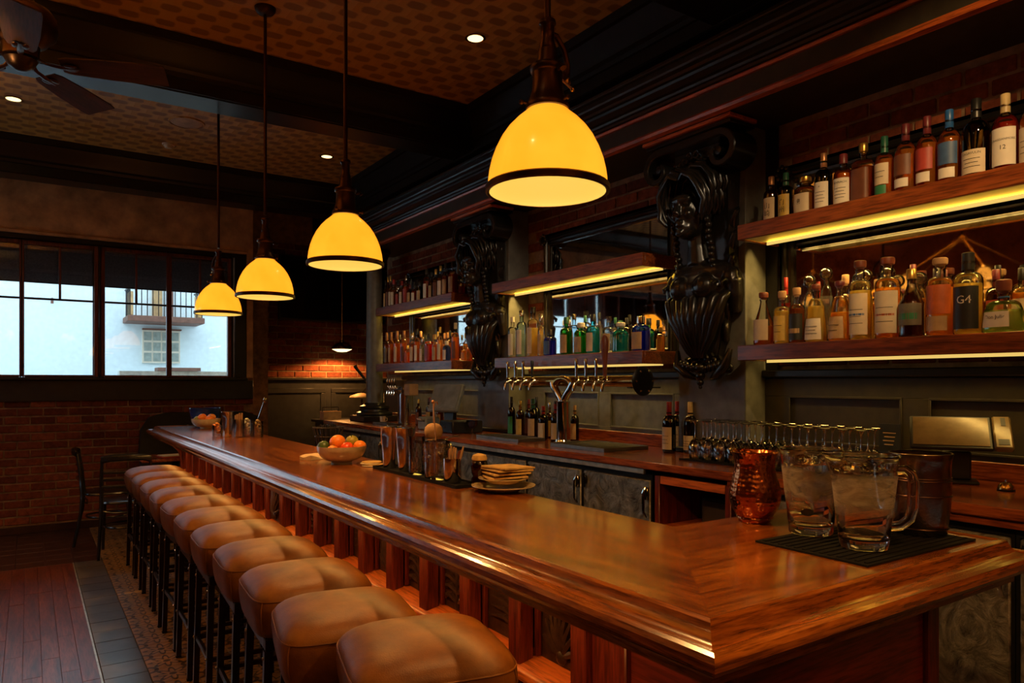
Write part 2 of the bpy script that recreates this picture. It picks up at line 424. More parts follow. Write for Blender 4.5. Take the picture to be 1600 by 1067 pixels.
def mk_galv():
    """swirled, hammered zinc sheet"""
    m, nt, b = newmat('hammered_zinc_sheet'); setp(b, metal=.75, rough=.42)
    v = coords(nt); f = noise(nt, v, 9, 7, .68, 2.2)
    nt.links.new(ramp(nt, f, [(.32, (.055,.050,.042)), (.5, (.22,.205,.17)), (.72, (.46,.43,.36))]), b.inputs['Base Color'])
    bump(nt, b, f, .5, .012); return m
M['galv'] = mk_galv()
def mk_copper():
    m, nt, b = newmat('hammered_copper'); setp(b, col=(.55,.17,.06), metal=1, rough=.2)
    tc = nd(nt, 'ShaderNodeTexCoord'); vo = nd(nt, 'ShaderNodeTexVoronoi', feature='SMOOTH_F1'); vo.inputs['Scale'].default_value = 70
    vo.inputs['Randomness'].default_value = .35
    nt.links.new(tc.outputs['Object'], vo.inputs['Vector']); bump(nt, b, vo.outputs[0], .5, .007); return m
M['copper'] = mk_copper()
def mk_relief():
    m, nt, b = newmat('carved_dark_panel'); setp(b, rough=.38, spec=.5)
    v = coords(nt); f = noise(nt, v, 40, 5)
    nt.links.new(ramp(nt, f, [(.3, (.025,.010,.007)), (.7, (.075,.030,.018))]), b.inputs['Base Color']); bump(nt, b, f, .4, .004); return m
M['relief'] = mk_relief()
def mk_shade():
    """opal amber glass lamp shade, lit through by its bulb"""
    m, nt, b = newmat('amber_opal_glass'); setp(b, col=(.75,.42,.06), rough=.22, coat=.3)
    v = coords(nt, rnd=False); f = noise(nt, v, 5, 3)
    nt.links.new(ramp(nt, f, [(.3, (1.7,.46,.016)), (.7, (1.7,.56,.028))]), b.inputs['Emission Color']); b.inputs['Emission Strength'].default_value = .60
    return m
M['shade'] = mk_shade()
M['shade_in'] = emit('amber_opal_inside', (1.0,.58,.085), .60)
M['lampshade'] = emit('small_fabric_shade', (1.0,.36,.04), .75)
def mk_blind():
    m, nt, b = newmat('dark_woven_blind'); setp(b, rough=.9)
    v = coords(nt, (1, 1, 1)); f = noise(nt, v, 60, 4)
    tl = nd(nt, 'ShaderNodeBsdfTranslucent'); tl.inputs[0].default_value = (.10,.082,.078,1); mx = nd(nt, 'ShaderNodeMixShader'); mx.inputs[0].default_value = .5
    nt.links.new(b.outputs[0], mx.inputs[1]); nt.links.new(tl.outputs[0], mx.inputs[2]); nt.links.new(mx.outputs[0], nt.nodes['Material Output'].inputs[0])
    nt.links.new(ramp(nt, f, [(.3, (.09,.07,.065)), (.7, (.20,.165,.155))]), b.inputs['Base Color']); return m
M['blind'] = mk_blind()
def mk_realglass(name, col=(1,1,1), rough=0.0, fog=None):
    m, nt, b = newmat(name); setp(b, col=col, rough=rough, trans=1, ior=1.45)
    return m
M['glass'] = mk_realglass('pitcher_glass')
M['water'] = mk_realglass('water'); M['water'].node_tree.nodes['Principled BSDF'].inputs['IOR'].default_value = 1.33
M['ice'] = mk_realglass('ice', (.95,.97,1), .05); M['ice'].node_tree.nodes['Principled BSDF'].inputs['IOR'].default_value = 1.31
M['wineglass'] = shell('wine_glass', (.97,.97,.96), .5)
def mk_fog():
    """condensation misting the pitcher: patchy, half see-through"""
    m = bpy.data.materials.new('condensation'); m.use_nodes = True; nt = m.node_tree; b = nt.nodes['Principled BSDF']
    setp(b, col=(.62,.52,.38), rough=.5)
    v = coords(nt, (9, 9, 22)); f = noise(nt, v, 1.6, 6, .6, 1.5)
    tc = nd(nt, 'ShaderNodeTexCoord'); sp = nd(nt, 'ShaderNodeSeparateXYZ'); nt.links.new(tc.outputs['Generated'], sp.inputs[0])
    z = sp.outputs[2]; edge = math2(nt, 'MINIMUM', math2(nt, 'MULTIPLY', math2(nt, 'ADD', z, math2(nt, 'MULTIPLY', f, .35)), 1.9), math2(nt, 'MULTIPLY', math2(nt, 'SUBTRACT', 1.0, z), 7))
    edge = math2(nt, 'SUBTRACT', math2(nt, 'MINIMUM', edge, 1.0), .25); edge = math2(nt, 'MAXIMUM', edge, 0)
    t = nd(nt, 'ShaderNodeBsdfTransparent'); tl = nd(nt, 'ShaderNodeBsdfTranslucent'); tl.inputs[0].default_value = (.7,.6,.45,1)
    a = nd(nt, 'ShaderNodeMixShader'); a.inputs[0].default_value = .6; nt.links.new(b.outputs[0], a.inputs[1]); nt.links.new(tl.outputs[0], a.inputs[2])
    mx = nd(nt, 'ShaderNodeMixShader'); out = nt.nodes['Material Output']
    nt.links.new(math2(nt, 'MULTIPLY', edge, ramp(nt, f, [(.30, (.30,.30,.30)), (.62, (.95,.95,.95))])), mx.inputs[0]); nt.links.new(t.outputs[0], mx.inputs[1]); nt.links.new(a.outputs[0], mx.inputs[2])
    nt.links.new(mx.outputs[0], out.inputs[0]); return m
M['fog'] = mk_fog()

def lamp(kind, name, parent, loc, power, col, **k):
    d = bpy.data.lights.new(name, kind); d.energy = power; d.color = col
    rot = k.pop('rot', (0, 0, 0))
    for a, v in k.items(): setattr(d, a, v)
    o = bpy.data.objects.new(name, d); C.objects.link(o); o.location = loc; o.rotation_euler = rot
    if parent: o.parent = parent
    return o

# ================================================================== THE SETTING
MXZ = Matrix(((1,0,0,0),(0,0,1,0),(0,1,0,0),(0,0,0,1)))           # (a,b,c) -> x=a, z=b, extruded along y=c
MYZ = Matrix(((0,0,1,0),(1,0,0,0),(0,1,0,0),(0,0,0,1)))           # (a,b,c) -> y=a, z=b, extruded along x=c
def ext_y(pts, y0, y1): return MB().prism(pts, y0, y1, MXZ)
def ext_x(pts, x0, x1): return MB().prism(pts, x0, x1, MYZ)
ZC, XW, YF, YR = 3.70, 3.40, 8.50, 9.20                            # ceiling, right wall, window wall, alcove wall
YE = 7.62                                                         # where the right wall ends

# floor: sub-floor, boards, border tiles, patterned tiles
floor = obj('floor', bx(-3.2, 5.0, -2.5, 9.3, -.12, -.012), M['slatedark'], kind='structure')
pl = [bx(-w/2, w/2, 0, L, -.011, 0, .0012).mesh('plank', 0) for w, L in ((.0815,.62),(.0815,.85),(.0815,1.1),(.0815,1.38))]
Ls = (.62,.85,1.1,1.38)
for i in range(13):
    x = .303-.041-.0825*i; y = 6.895; k = 0
    while y > 3.0:
        j = R.randrange(4); y -= Ls[j]+.0012
        obj('plank', pl[j], M['floor_wood'], floor, (x, y, R.uniform(-.0006,.0006)))
mb = MB()
for i in range(24):
    x = -.77-.0825*(i+.5)-.041
    for y0 in (-2.4, -.2, 2.0, 4.3): mb.box(x-.0405, x+.0405, y0+.002+(i%3)*.3-.3, y0+2.19+(i%3)*.3-.3, -.011, 0)
for i in range(13):
    x = .303-.041-.0825*i; mb.box(x-.0405, x+.0405, -2.4, 2.0, -.011, 0)
obj('floor_boards', mb.mesh('floor_boards', 0), M['floor_wood'], floor, kind='stuff')
obj('floor_strip', bx(.297, .306, 2.2, 6.9, -.011, .001), M['zinc_edge'], floor)
tl = bx(-.0985, .0985, -.0985, .0985, -.011, 0, .0018).mesh('tile', 0)
for i in range(24): obj('tile', tl, M['slate'], floor, (.409, 6.80-.2*i, R.uniform(-.001,.0004)))
for i in range(8):
    for j in range(7): obj('tile', tl, M['slatedark'], floor, (.409-.2*j, 7.0+.2*i, R.uniform(-.001,.0004)))
for j in range(3):
    for i in range(30): obj('patterned_tile', tl, M['encaustic'], floor, (.61+.2*j, 2.6+.2*i, R.uniform(-.0008,.0003)))
for j in range(5):
    for i in range(4): obj('patterned_tile', tl, M['encaustic'], floor, (1.21+.2*j, 7.8+.2*i, R.uniform(-.0008,.0003)))

# ceiling, beams
ceiling = obj('ceiling', bx(-3.2, 5.0, -2.5, 9.3, ZC, ZC+.12), M['ceil'], kind='structure')
def crown_pts(s, e):   # s: side sign, e: edge coordinate; moulding steps between beam side and ceiling
    return [(e, 3.47), (e+s*.015, 3.475), (e+s*.022, 3.50), (e+s*.045, 3.515), (e+s*.055, 3.55), (e+s*.10, 3.60), (e+s*.12, 3.64), (e+s*.145, 3.645), (e+s*.15, 3.70), (e, 3.70)]
for n, (y0, y1) in enumerate(((-.52, -.22), (2.30, 2.60), (5.12, 5.42), (7.94, 8.24))):
    t = obj('trim_%d' % (n+1), bx(-3.2, 3.06, y0, y1, 3.39, 3.70), M['blackwood'], kind='structure')
    obj('crown_moulding', ext_x(crown_pts(-1, y0), -3.2, 3.06).mesh('crown', 30), M['blackwood'], t)
    obj('crown_moulding', ext_x(crown_pts(1, y1), -3.2, 3.06).mesh('crown', 30), M['blackwood'], t)
    obj('soffit_board', bx(-3.2, 3.0, y0+.02, y1-.10, 3.383, 3.39, .002), M['blackwood'], t)
t = obj('trim_5', bx(3.06, XW+.1, -2.5, 9.2, 3.39, 3.70), M['beamwood'], kind='structure')
obj('crown_moulding', ext_y(crown_pts(-1, 3.06), -2.5, 8.5).mesh('crown', 30), M['beamwood'], t)
obj('edge_bead', ext_y([(3.045,3.385),(3.06,3.38),(3.075,3.385),(3.075,3.40),(3.045,3.40)], -2.5, 8.5).mesh('bead', 30), M['beamwood'], t)

# right wall behind the bar, alcove, other walls (closing the room)
wall_right = obj('wall_right', bx(XW, XW+.25, -2.5, YE, 0, ZC), M['mortar'], kind='structure')
bw = [bx(-.006, .004, -l/2, l/2, -.033, .033, .004).mesh('brick', 0) for l in (.203, .198, .095)]
BAYS = ((.62, 2.46), (3.04, 4.78), (5.33, 7.05))
for r_ in range(16):
    z = 1.60+.0805*r_; y = .66+(.105 if r_ % 2 else 0)
    while y < 7.5:
        hide = any(a-.28 < y < a+.28 for a in (.40, 2.75, 5.05)) and z < 2.75
        mir = any(a+.16 < y < b-.16 for a, b in BAYS) and 1.70 < z < 2.60
        if 2.38 < y < 2.62: hide = True
        if not hide and not mir:
            obj('brick', bw[R.randrange(2)], M['brick'], wall_right, (XW-.004+R.uniform(-.002,.002), y, z))
        y += .213
obj('dark_cover_board', bx(XW-.03, XW-.013, 2.435, 2.512, 1.546, 2.87, .003), M['blackwood'], wall_right)  # added board, makes this strip of dim brick wall dark
wall_window = obj('wall_window', MB().box(-3.2, 2.13, YF, YF+.28, 0, 1.53).box(-3.2, 2.13, YF, YF+.28, 2.93, ZC).box(-3.2, -2.62, YF, YF+.28, 1.53, 2.93).box(1.93, 2.13, YF, YF+.28, 1.53, 2.93), M['mortar'], kind='structure')
obj('plaster', MB().box(-3.2, 2.13, YF-.018, YF-.001, 2.95, 3.69).box(2.06, 2.13, YF-.018, YF-.001, 1.53, 2.95), M['plaster'], wall_window)
obj('lintel_ledge', bx(-3.2, 2.06, YF-.05, YF-.019, 2.93, 2.962, .005), M['plaster'], wall_window)
obj('apron_board', bx(-3.2, 2.13, YF-.03, YF-.001, 1.29, 1.50, .004), M['darkgrey'], wall_window)
obj('window_ledge', bx(-3.2, 2.06, YF-.08, YF+.2, 1.50, 1.53, .006), M['darkgrey'], wall_window)
obj('jamb_board', bx(1.93, 2.055, YF-.02, YF-.001, 1.535, 2.93, .004), M['blackwood'], wall_window)
obj('head_board', bx(-3.2, 1.93, YF-.02, YF-.001, 2.885, 2.93, .004), M['blackwood'], wall_window)
bn = [bx(-l/2, l/2, -.004, .008, -.033, .033, .004).mesh('brick', 0) for l in (.203, .197, .200)]
for r_ in range(15):
    z = .125+.0815*r_; x = -1.16+(.106 if r_ % 2 else 0)
    while x < 2.05:
        obj('brick', bn[R.randrange(3)], M['brick'], wall_window, (x, YF-.006+R.uniform(-.003,.003), z))
        x += .213
baseboard_far = obj('baseboard_far', bx(-3.2, 2.13, YF-.03, YF-.001, 0, .075, .004), M['slatedark'], kind='structure')
wall_alcove = obj('wall_alcove', MB().box(2.13, 5.0, YR, YR+.25, 0, ZC).box(2.13, 2.38, YF+.29, YR, 0, ZC), M['mortar'], kind='structure')
for r_ in range(21):
    z = 1.58+.0815*r_; x = 2.50+(.106 if r_ % 2 else 0)
    while x < 4.4:
        obj('brick', bn[R.randrange(3)], M['brick'], wall_alcove, (x, YR-.006+R.uniform(-.003,.003), z))
        x += .213
obj('wainscot', bx(2.38, 5.0, YR-.02, YR-.001, 0, 1.50), M['darkgrey'], wall_alcove)
obj('wainscot_cap', bx(2.38, 5.0, YR-.06, YR-.001, 1.505, 1.535, .006), M['darkgrey'], wall_alcove)
for x0 in (2.42, 3.30, 4.15):
    f = MB()
    f.box(x0, x0+.80, YR-.036, YR-.021, 1.34, 1.40, .004).box(x0, x0+.80, YR-.036, YR-.021, .25, .31, .004).box(x0, x0+.06, YR-.036, YR-.021, .312, 1.338, .004).box(x0+.74, x0+.80, YR-.036, YR-.021, .312, 1.338, .004)
    obj('panel_moulding', f, M['darkgrey'], wall_alcove)
obj('wall_left', MB().box(-3.45, -3.2, -2.5, 6.9, 0, ZC).box(-3.45, -3.2, 8.1, 8.8, 0, ZC).box(-3.45, -3.2, 6.9, 8.1, 0, 1.2).box(-3.45, -3.2, 6.9, 8.1, 3.0, ZC), M['brick'], kind='structure')
for n in range(2):
    y0 = 6.9+.6*n
    w = obj('window_%d' % (n+8), MB().box(-3.36,-3.30,y0,y0+.05,1.2,3.0).box(-3.36,-3.30,y0+.55,y0+.60,1.2,3.0).box(-3.36,-3.30,y0+.05,y0+.55,1.2,1.26).box(-3.36,-3.30,y0+.05,y0+.55,2.94,3.0), M['frame_wood'], kind='structure')
    obj('pane', bx(-3.334,-3.33,y0+.051,y0+.549,1.261,2.939), M['winglass'], w)
obj('wall_behind', bx(-3.45, 3.65, -2.75, -2.5, 0, ZC), M['brick'], kind='structure')
obj('wall_end', bx(5.0, 5.2, YE, 9.45, 0, ZC), M['darkgrey'], kind='structure')
obj('wall_return', bx(XW+.25, 5.0, YE-.2, YE, 0, ZC), M['darkgrey'], kind='structure')

# windows of the far wall: casements with a transom bar and a divided upper light
sash = ((-.66,-.078),(-.037,.56),(.658,1.241),(1.292,1.873),(-1.36,-.76),(-1.98,-1.40),(-2.57,-2.02))
for n, (x0, x1) in enumerate(sash):
    z0, z1 = 1.545, 2.845; y = YF+.06
    f = MB()
    l = x0-.04 if n not in (1, 3) else x0-.018; r = x1+.04 if n != 0 else x1+.018
    f.box(l, x0, y, y+.055, z0-.015, z1+.04, .005).box(x1, r, y, y+.055, z0-.015, z1+.04, .005).box(x0, x1, y, y+.055, z0-.015, z0+.008, .004).box(x0, x1, y, y+.055, z1, z1+.04, .005)
    w = obj('window_%d' % (n+1), f, M['frame_wood'], kind='structure')
    obj('transom_bar', bx(x0, x1, y+.012, y+.035, 2.302, 2.322, .003), M['blackmetal'], w)
    xm = (x0+x1)/2; obj('muntin', bx(xm-.011, xm+.011, y+.010, y+.037, 2.322, z1, .003), M['frame_wood'], w)
    obj('pane', bx(x0+.001, x1-.001, y+.021, y+.025, z0+.008, 2.302), M['winglass'], w)
    obj('pane', bx(x0+.001, xm-.011, y+.021, y+.025, 2.323, z1), M['winglass'], w)
    obj('pane', bx(xm+.011, x1-.001, y+.021, y+.025, 2.323, z1), M['winglass'], w)
    obj('catch', bx(x0-.012, x0-.002, y-.012, y, 1.62, 1.66, .002), M['blackmetal'], w)
obj('trim_6', MB().box(.55, .65, YF+.11, YF+.135, 1.535, 2.89).box(-.075, -.040, YF+.062, YF+.11, 1.535, 2.89).box(1.243, 1.29, YF+.062, YF+.11, 1.535, 2.89).box(1.875, 1.93, YF+.062, YF+.13, 1.535, 2.89).box(-2.6, 1.93, YF+.11, YF+.135, 2.84, 2.93).box(-1.40,-1.36,YF+.062,YF+.11,1.535,2.89).box(-.76,-.66,YF+.11,YF+.13,1.535,2.89).box(-2.02,-1.98,YF+.11,YF+.13,1.535,2.89).box(.60, .618, YF+.045, YF+.12, 1.53, 2.89, .004).box(-3.0, -2.61, YF+.05, YF+.12, 1.53, 2.93), M['blackwood'], kind='structure')
for n, (x0, x1) in enumerate(sash):
    b = thing('roller_blind', 'dark woven roller blind drawn down over ' + ('the second light from the left', 'the third light from the left', 'the fourth light, left of the hanging lamps', 'the far right light behind the lamps', 'an off-frame light beside the left edge', 'the second off-frame light', 'the third off-frame light')[n], 'blind', (0, 0, 0), 0, 'roller blinds at the far window')
    obj('fabric', bx(x0-.01, x1+.01, YF+.165, YF+.17, 2.49, 2.87), M['blind'], b)
    obj('hem_bar', bx(x0-.01, x1+.01, YF+.16, YF+.175, 2.478, 2.49, .002), M['blackwood'], b)
    obj('roller', MB().tube([(x0-.01, YF+.168, 2.89), (x1+.01, YF+.168, 2.89)], .018, 8), M['blackmetal'], b)

# across the street
bd = thing('building', 'pale blue rendered building across the street with balcony and gridded window', 'building', (0, 14.2, -.2))
obj('wall', MB().box(-9, 8, 0, .4, 0, 9), M['facade'], bd)
def P2(px, py, Y=14.2):      # small helper for the facade only: metres on the wall
    return px, py
w = obj('window', MB().box(1.66, 2.27, -.06, -.001, 2.02, 2.60), M['white'], bd)
for i in range(4):
    for j in range(3):
        obj('pane', bx(1.685+.148*i, 1.685+.148*i+.118, -.07, -.061, 2.05+.185*j, 2.05+.185*j+.15), M['greypane'], w)
obj('lintel', bx(1.66, 2.29, -.10, -.001, 2.605, 2.63), M['rust'], bd)
bal = obj('balcony', bx(1.36, 2.56, -.75, -.001, 2.70, 2.80, .01), M['rust'], bd)
rl = MB().tube([(1.40,-.02,3.28),(1.40,-.72,3.28),(2.52,-.72,3.28),(2.52,-.02,3.28)], .016, 6)
for i in range(14): rl.tube([(1.40+.0861*i,-.72,2.80),(1.40+.0861*i,-.72,3.28)], .008, 5)
for i in range(1, 7):
    for x in (1.40, 2.52): rl.tube([(x,-.72+.1*i,2.80),(x,-.72+.1*i,3.28)], .008, 5)
obj('railing', rl, M['blackmetal'], bal)
obj('balcony_door', bx(1.82, 1.98, -.05, -.001, 2.81, 3.5), M['label_tan'], bd)
obj('balcony_door', bx(2.06, 2.16, -.05, -.001, 2.81, 3.5), M['rust'], bd)
obj('side_panel', bx(1.40, 1.45, -.70, -.3, 2.81, 3.2), M['ochre'], bal); obj('side_panel', bx(2.47, 2.52, -.70, -.3, 2.81, 3.2), M['ochre'], bal)
obj('wall_lamp', MB().tube([(.32,-.01,3.06),(.32,-.10,3.06),(.32,-.10,2.98)], .02, 6), M['rust'], bd)
st = obj('step_wall', bx(1.2, 3.2, -1.2, -.9, 0, 1.86), M['zinc_edge'], bd); obj('cap', bx(1.75, 2.4, -1.25, -.85, 1.865, 1.92), M['rust'], bd)
obj('street', bx(-12, 14, 9.6, 30, -.4, -.2), M['asphalt'], kind='structure')

# ================================================================== BACK BAR
# cornice over the back bar
cor = obj('trim_7', bx(2.975, XW, -2.4, 7.45, 2.905, 3.14), M['blackwood'], kind='structure')
obj('soffit_board', bx(2.975, XW-.001, -2.4, 7.45, 2.878, 2.904), M['olive'], cor)
obj('wood_trim', ext_y([(2.940,2.875),(2.974,2.870),(2.974,2.904),(2.945,2.904),(2.936,2.892)], -2.4, 7.45).mesh('t', 30), M['trim_y'], cor)
obj('fascia_board', bx(2.952, 2.974, -2.4, 7.45, 2.905, 2.998), M['olive'], cor)
obj('wood_trim', ext_y([(2.938,2.999),(2.974,2.999),(2.974,3.022),(2.942,3.022),(2.932,3.012)], -2.4, 7.45).mesh('t', 30), M['trim_y'], cor)
obj('crown_moulding', ext_y([(2.974,3.023),(2.930,3.023),(2.922,3.034),(2.905,3.036),(2.900,3.048),(2.880,3.052),(2.862,3.066),(2.850,3.070),(2.846,3.084),(2.826,3.086),(2.816,3.098),(2.785,3.102),(2.780,3.112),(2.780,3.14),(2.974,3.14)], -2.4, 7.45).mesh('c', 20), M['blackwood'], cor)
obj('top_board', bx(2.76, XW, -2.4, 7.45, 3.141, 3.165, .005), M['blackwood'], cor)

# wainscot between counter and shelves
for (y0, y1), ops in zip(BAYS, (((1.76,2.36),(.95,1.64)), ((3.18,3.78),(3.90,4.55)), ((5.50,6.15),(6.28,6.92)))):
    wn = obj('wainscot', bx(XW-.018, XW-.001, y0-.1, y1+.05, 1.07, 1.50), M['grey'] if y0 > 1 else M['olive'], wall_right)
    mt = wn.data.materials[0]
    zs0, zs1 = 1.17, 1.405
    f = MB().box(XW-.036, XW-.019, y0-.1, y1+.05, zs1, 1.50, .002).box(XW-.036, XW-.019, y0-.1, y1+.05, 1.07, zs0, .002)
    ys = sorted([y0-.1, y1+.05]+[q for o_ in ops for q in o_])
    for a, b in zip(ys[::2], ys[1::2]): f.box(XW-.036, XW-.019, a, b, zs0, zs1, .002)
    obj('panel_frame', f, mt, wall_right)
    b = MB()
    for a, c in ops:
        b.box(XW-.042, XW-.034, a, c, zs1-.008, zs1+.004, .002).box(XW-.042, XW-.034, a, c, zs0-.004, zs0+.008, .002).box(XW-.042, XW-.034, a, a+.010, zs0, zs1, .002).box(XW-.042, XW-.034, c-.010, c, zs0, zs1, .002)
    obj('panel_bead', b, mt, wall_right)
    obj('wainscot_cap', bx(XW-.07, XW-.001, y0-.1, y1+.05, 1.505, 1.545, .006), M['blackwood'], wall_right)
obj('wainscot', bx(XW-.02, XW-.001, 7.06, YE-.02, 1.07, 1.50), M['darkgrey'], wall_right)

# counter: continuous worktop, backsplash, cabinets below
top = thing('back_counter', 'long polished oak back counter top running under the bottle shelves', 'counter', (0, 0, 0))
obj('worktop', bx(2.655, XW-.04, .2, YE, 1.027, 1.067, .006), M['counter_y'], top)
obj('backsplash', bx(XW-.062, XW-.044, .2, YE, 1.068, 1.145, .003), M['counter_y'], top)
obj('metal_edge', bx(2.672, 2.69, 2.74, YE, .998, 1.026, .002), M['zinc_edge'], top)
obj('wood_edge', bx(2.672, 2.69, .2, 2.2, .998, 1.026, .002), M['counter_y'], top)
jo = [2.71+.57*i for i in range(9)]
names = ['beside the open cubby', 'second from the open cubby', 'third from the open cubby', 'left of the bar tins', 'fifth from the open cubby, under the till', 'behind the fruit bowl', 'seventh from the open cubby', 'last, by the round column']
def cabinet(y0, y1, lab):
    t = thing('cooler_cabinet', lab, 'cabinet', (2.70, y0, 0), 0, 'zinc fronted coolers under the back counter')
    L = y1-y0
    obj('body', bx(.045, .64, .004, L-.004, .08, .996), M['cabinet_in'], t)
    d = obj('door', bx(0, .04, .012, L-.012, .14, .965, .006), M['galv'], t)
    obj('door_frame', MB().box(.005, .044, 0, .011, .10, .997).box(.005, .044, L-.011, L, .10, .997).box(.005, .044, .011, L-.011, .968, .997), M['blackmetal'], t)
    lt = MB().box(-.016, -.001, .018, .048, .86, .93, .004).tube([(-.012, .033, .93), (-.03, .033, .90), (-.03, .033, .80), (-.012, .033, .77)], .008, 7)
    obj('handle', lt, M['chrome'], d)
    obj('hinge', MB().box(-.012, -.001, L-.048, L-.016, .89, .94, .004).tube([(-.014, L-.032, .87), (-.014, L-.032, .95)], .009, 8), M['blackmetal'], d)
    obj('kickplate', bx(.06, .09, .004, L-.004, .0, .08), M['blackmetal'], t)
for i in range(8): cabinet(jo[i], jo[i+1], 'zinc fronted cooler cabinet under the back counter, ' + names[i])
cabinet(1.615, 2.18, 'zinc fronted cooler cabinet seen past the end of the bar, by the cubby')
cabinet(1.045, 1.612, 'zinc fronted cooler cabinet at the lower right, beyond the bar end')
cabinet(.475, 1.042, 'zinc fronted cooler cabinet cut by the lower right picture corner')
cu = thing('open_cubby', 'open wooden cubby cabinet with dark box between the zinc coolers', 'cabinet', (2.70, 2.20, 0))
obj('side_panel', bx(0, .62, 0, .035, 0, .997, .003), M['base_z'], cu); obj('side_panel', bx(0, .62, .455, .49, 0, .997, .003), M['base_z'], cu)
obj('top_rail', bx(.002, .03, .036, .454, .955, .997, .003), M['trim_y'], cu); obj('shelf_board', bx(.004, .60, .036, .454, .715, .745, .003), M['trim_y'], cu)
obj('back_panel', bx(.60, .62, .036, .454, 0, .997), M['cabinet_in'], cu); obj('lower_shelf', bx(.004, .60, .036, .454, .40, .43, .003), M['trim_y'], cu)
bxt = thing('speaker_box', 'small black box in the open cubby under the counter', 'box', (2.86, 2.30, .746))
obj('body', bx(0, .3, 0, .22, .006, .15, .008), M['blackplastic'], bxt); obj('front_grille', bx(-.008, -.001, .02, .20, .02, .135, .003), M['wick'], bxt)
for k in range(4): obj('foot', MB().lathe([(0,0),(.008,0),(.008,.006),(0,.006)], 8), M['rubber'], bxt, (.03+.24*(k % 2), .03+.16*(k//2), 0))

# pilasters
for yc in (.45, 2.75, 5.05):
    p = obj('pilaster', bx(3.20, XW-.001, yc-.24, yc+.24, 1.07, 2.87, .004), M['grey'] if yc > 2 else M['olive'], kind='structure')
    obj('plinth', bx(3.185, XW-.063, yc-.255, yc+.255, 1.07, 1.10, .006), M['blackwood'], p)

# mirrors with reeded black frames
def mirror(y0, y1, lab):
    z0, z1 = 1.62, 2.64
    t = thing('wall_mirror', lab, 'mirror', (XW-.012, y0, z0), 0, 'mirrors behind the bottle shelves')
    L, H = y1-y0, z1-z0
    obj('glass', bx(-.012, -.004, .10, L-.10, .08, H-.10), M['mirror'], t)
    prof = [(0,0),(.016,0),(.022,.012),(.030,.014),(.036,.03),(.05,.036),(.06,.030),(.066,.018),(.08,.016),(.088,.026),(.10,.02),(.10,0)]   # across width, proud
    for nm, a, b_, ax in (('frame_top',0,0,0),('frame_side',0,0,1),('frame_side',0,0,2),('frame_bottom',0,0,3)):
        rings = []
        for end in (0, 1):
            ring = []
            for w_, d_ in prof:
                x = -.004-d_
                if ax == 0: ring.append((x, w_ if end == 0 else L-w_, H-w_))
                elif ax == 3: ring.append((x, w_ if end == 0 else L-w_, w_*.8))
                elif ax == 1: ring.append((x, w_, w_*.8 if end == 0 else H-w_))
                else: ring.append((x, L-w_, w_*.8 if end == 0 else H-w_))
            rings.append(ring)
        obj(nm, MB().loft(rings).mesh('frame', 25), M['blackcarve'], t)
    for yy in (.05, L-.05):
        c = MB().lathe([(0,.014),(.03,.012),(.036,.0),(.03,-.002)], 12, Matrix.Rotation(-pi/2, 4, 'Y'))
        for k in range(8): c.ball((-.018, .035*cos(k*pi/4), .035*sin(k*pi/4)), (.012,.014,.014), 6, 4)
        obj('rosette', c, M['blackcarve'], t, (-.035, yy, H-.05))
mirror(.76, 2.43, 'black framed wall mirror behind the tequila and whisky shelves')
mirror(3.14, 4.58, 'black framed wall mirror behind the gin shelf, reflecting the window')
mirror(5.48, 6.98, 'black framed wall mirror behind the two shelves by the round column')

# shelves with lit undersides
def shelf(y0, y1, zt, lab, ledw, th=.078):
    t = thing('bottle_shelf', lab, 'shelf', (3.02, y0, zt), 0, 'lit oak bottle shelves')
    L = y1-y0; D = XW-.06-3.02
    obj('fascia', bx(0, .022, 0, L, -th, 0, .003), M['shelf_y'], t)
    obj('end_board', bx(.023, D, 0, .020, -th, 0, .003), M['shelf_y'], t); obj('end_board', bx(.023, D, L-.020, L, -th, 0, .003), M['shelf_y'], t)
    obj('top_board', bx(.023, D, .021, L-.021, -.022, 0), M['shelf_y'], t)
    obj('underside_panel', bx(.023, .205, .021, L-.021, -.070, -.024), M['cream'], t); obj('back_board', bx(.229, D, .021, L-.021, -.062, -.024), M['blackwood'], t); obj('light_channel', MB().box(.2062, .2085, .021, L-.021, -.080, -.024).box(.2262, .2288, .021, L-.021, -.076, -.024).box(.2086, .2261, .021, L-.021, -.060, -.024), M['blackwood'], t)
    s = obj('led_strip', bx(.1985, .2055, .03, L-.03, -.086, -.0705), M['led'], t)
    if ledw:
        ar = lamp('AREA', 'led_light', t, (.1965, L/2, -.079), ledw*.36, (1.0,.56,.035), shape='RECTANGLE', size=.012, size_y=L-.08, spread=radians(170))
        zz = -Vector((-.90, 0, .35)).normalized(); xx = Vector((0, 1, 0)); yy = zz.cross(xx)
        ar.rotation_euler = Matrix((xx, yy, zz)).transposed().to_euler(); ar.data.size, ar.data.size_y = L-.08, .012
        lamp('AREA', 'led_downlight', t, (.2173, L/2, -.0615), ledw*4.5, (1.0,.60,.14), shape='RECTANGLE', size=.010, size_y=L-.10)
    return t
shelf(.72, 2.42, 2.285, 'upper oak shelf holding whisky bottles at right', LED_W)
shelf(3.11, 4.78, 2.252, 'upper oak shelf left empty above the gin bottles', LED_W)
shelf(5.43, 7.05, 2.252, 'upper oak shelf crowded with dark bottles by the round column', LED_W)
shelf(.72, 2.42, 1.668, 'lower oak shelf holding tequila bottles at right', LED_W*.22)
shelf(3.11, 4.74, 1.668, 'lower oak shelf holding blue and green gin bottles', LED_W*.22)
shelf(5.43, 7.05, 1.668, 'lower oak shelf of amber bottles above the till', LED_W*.15)

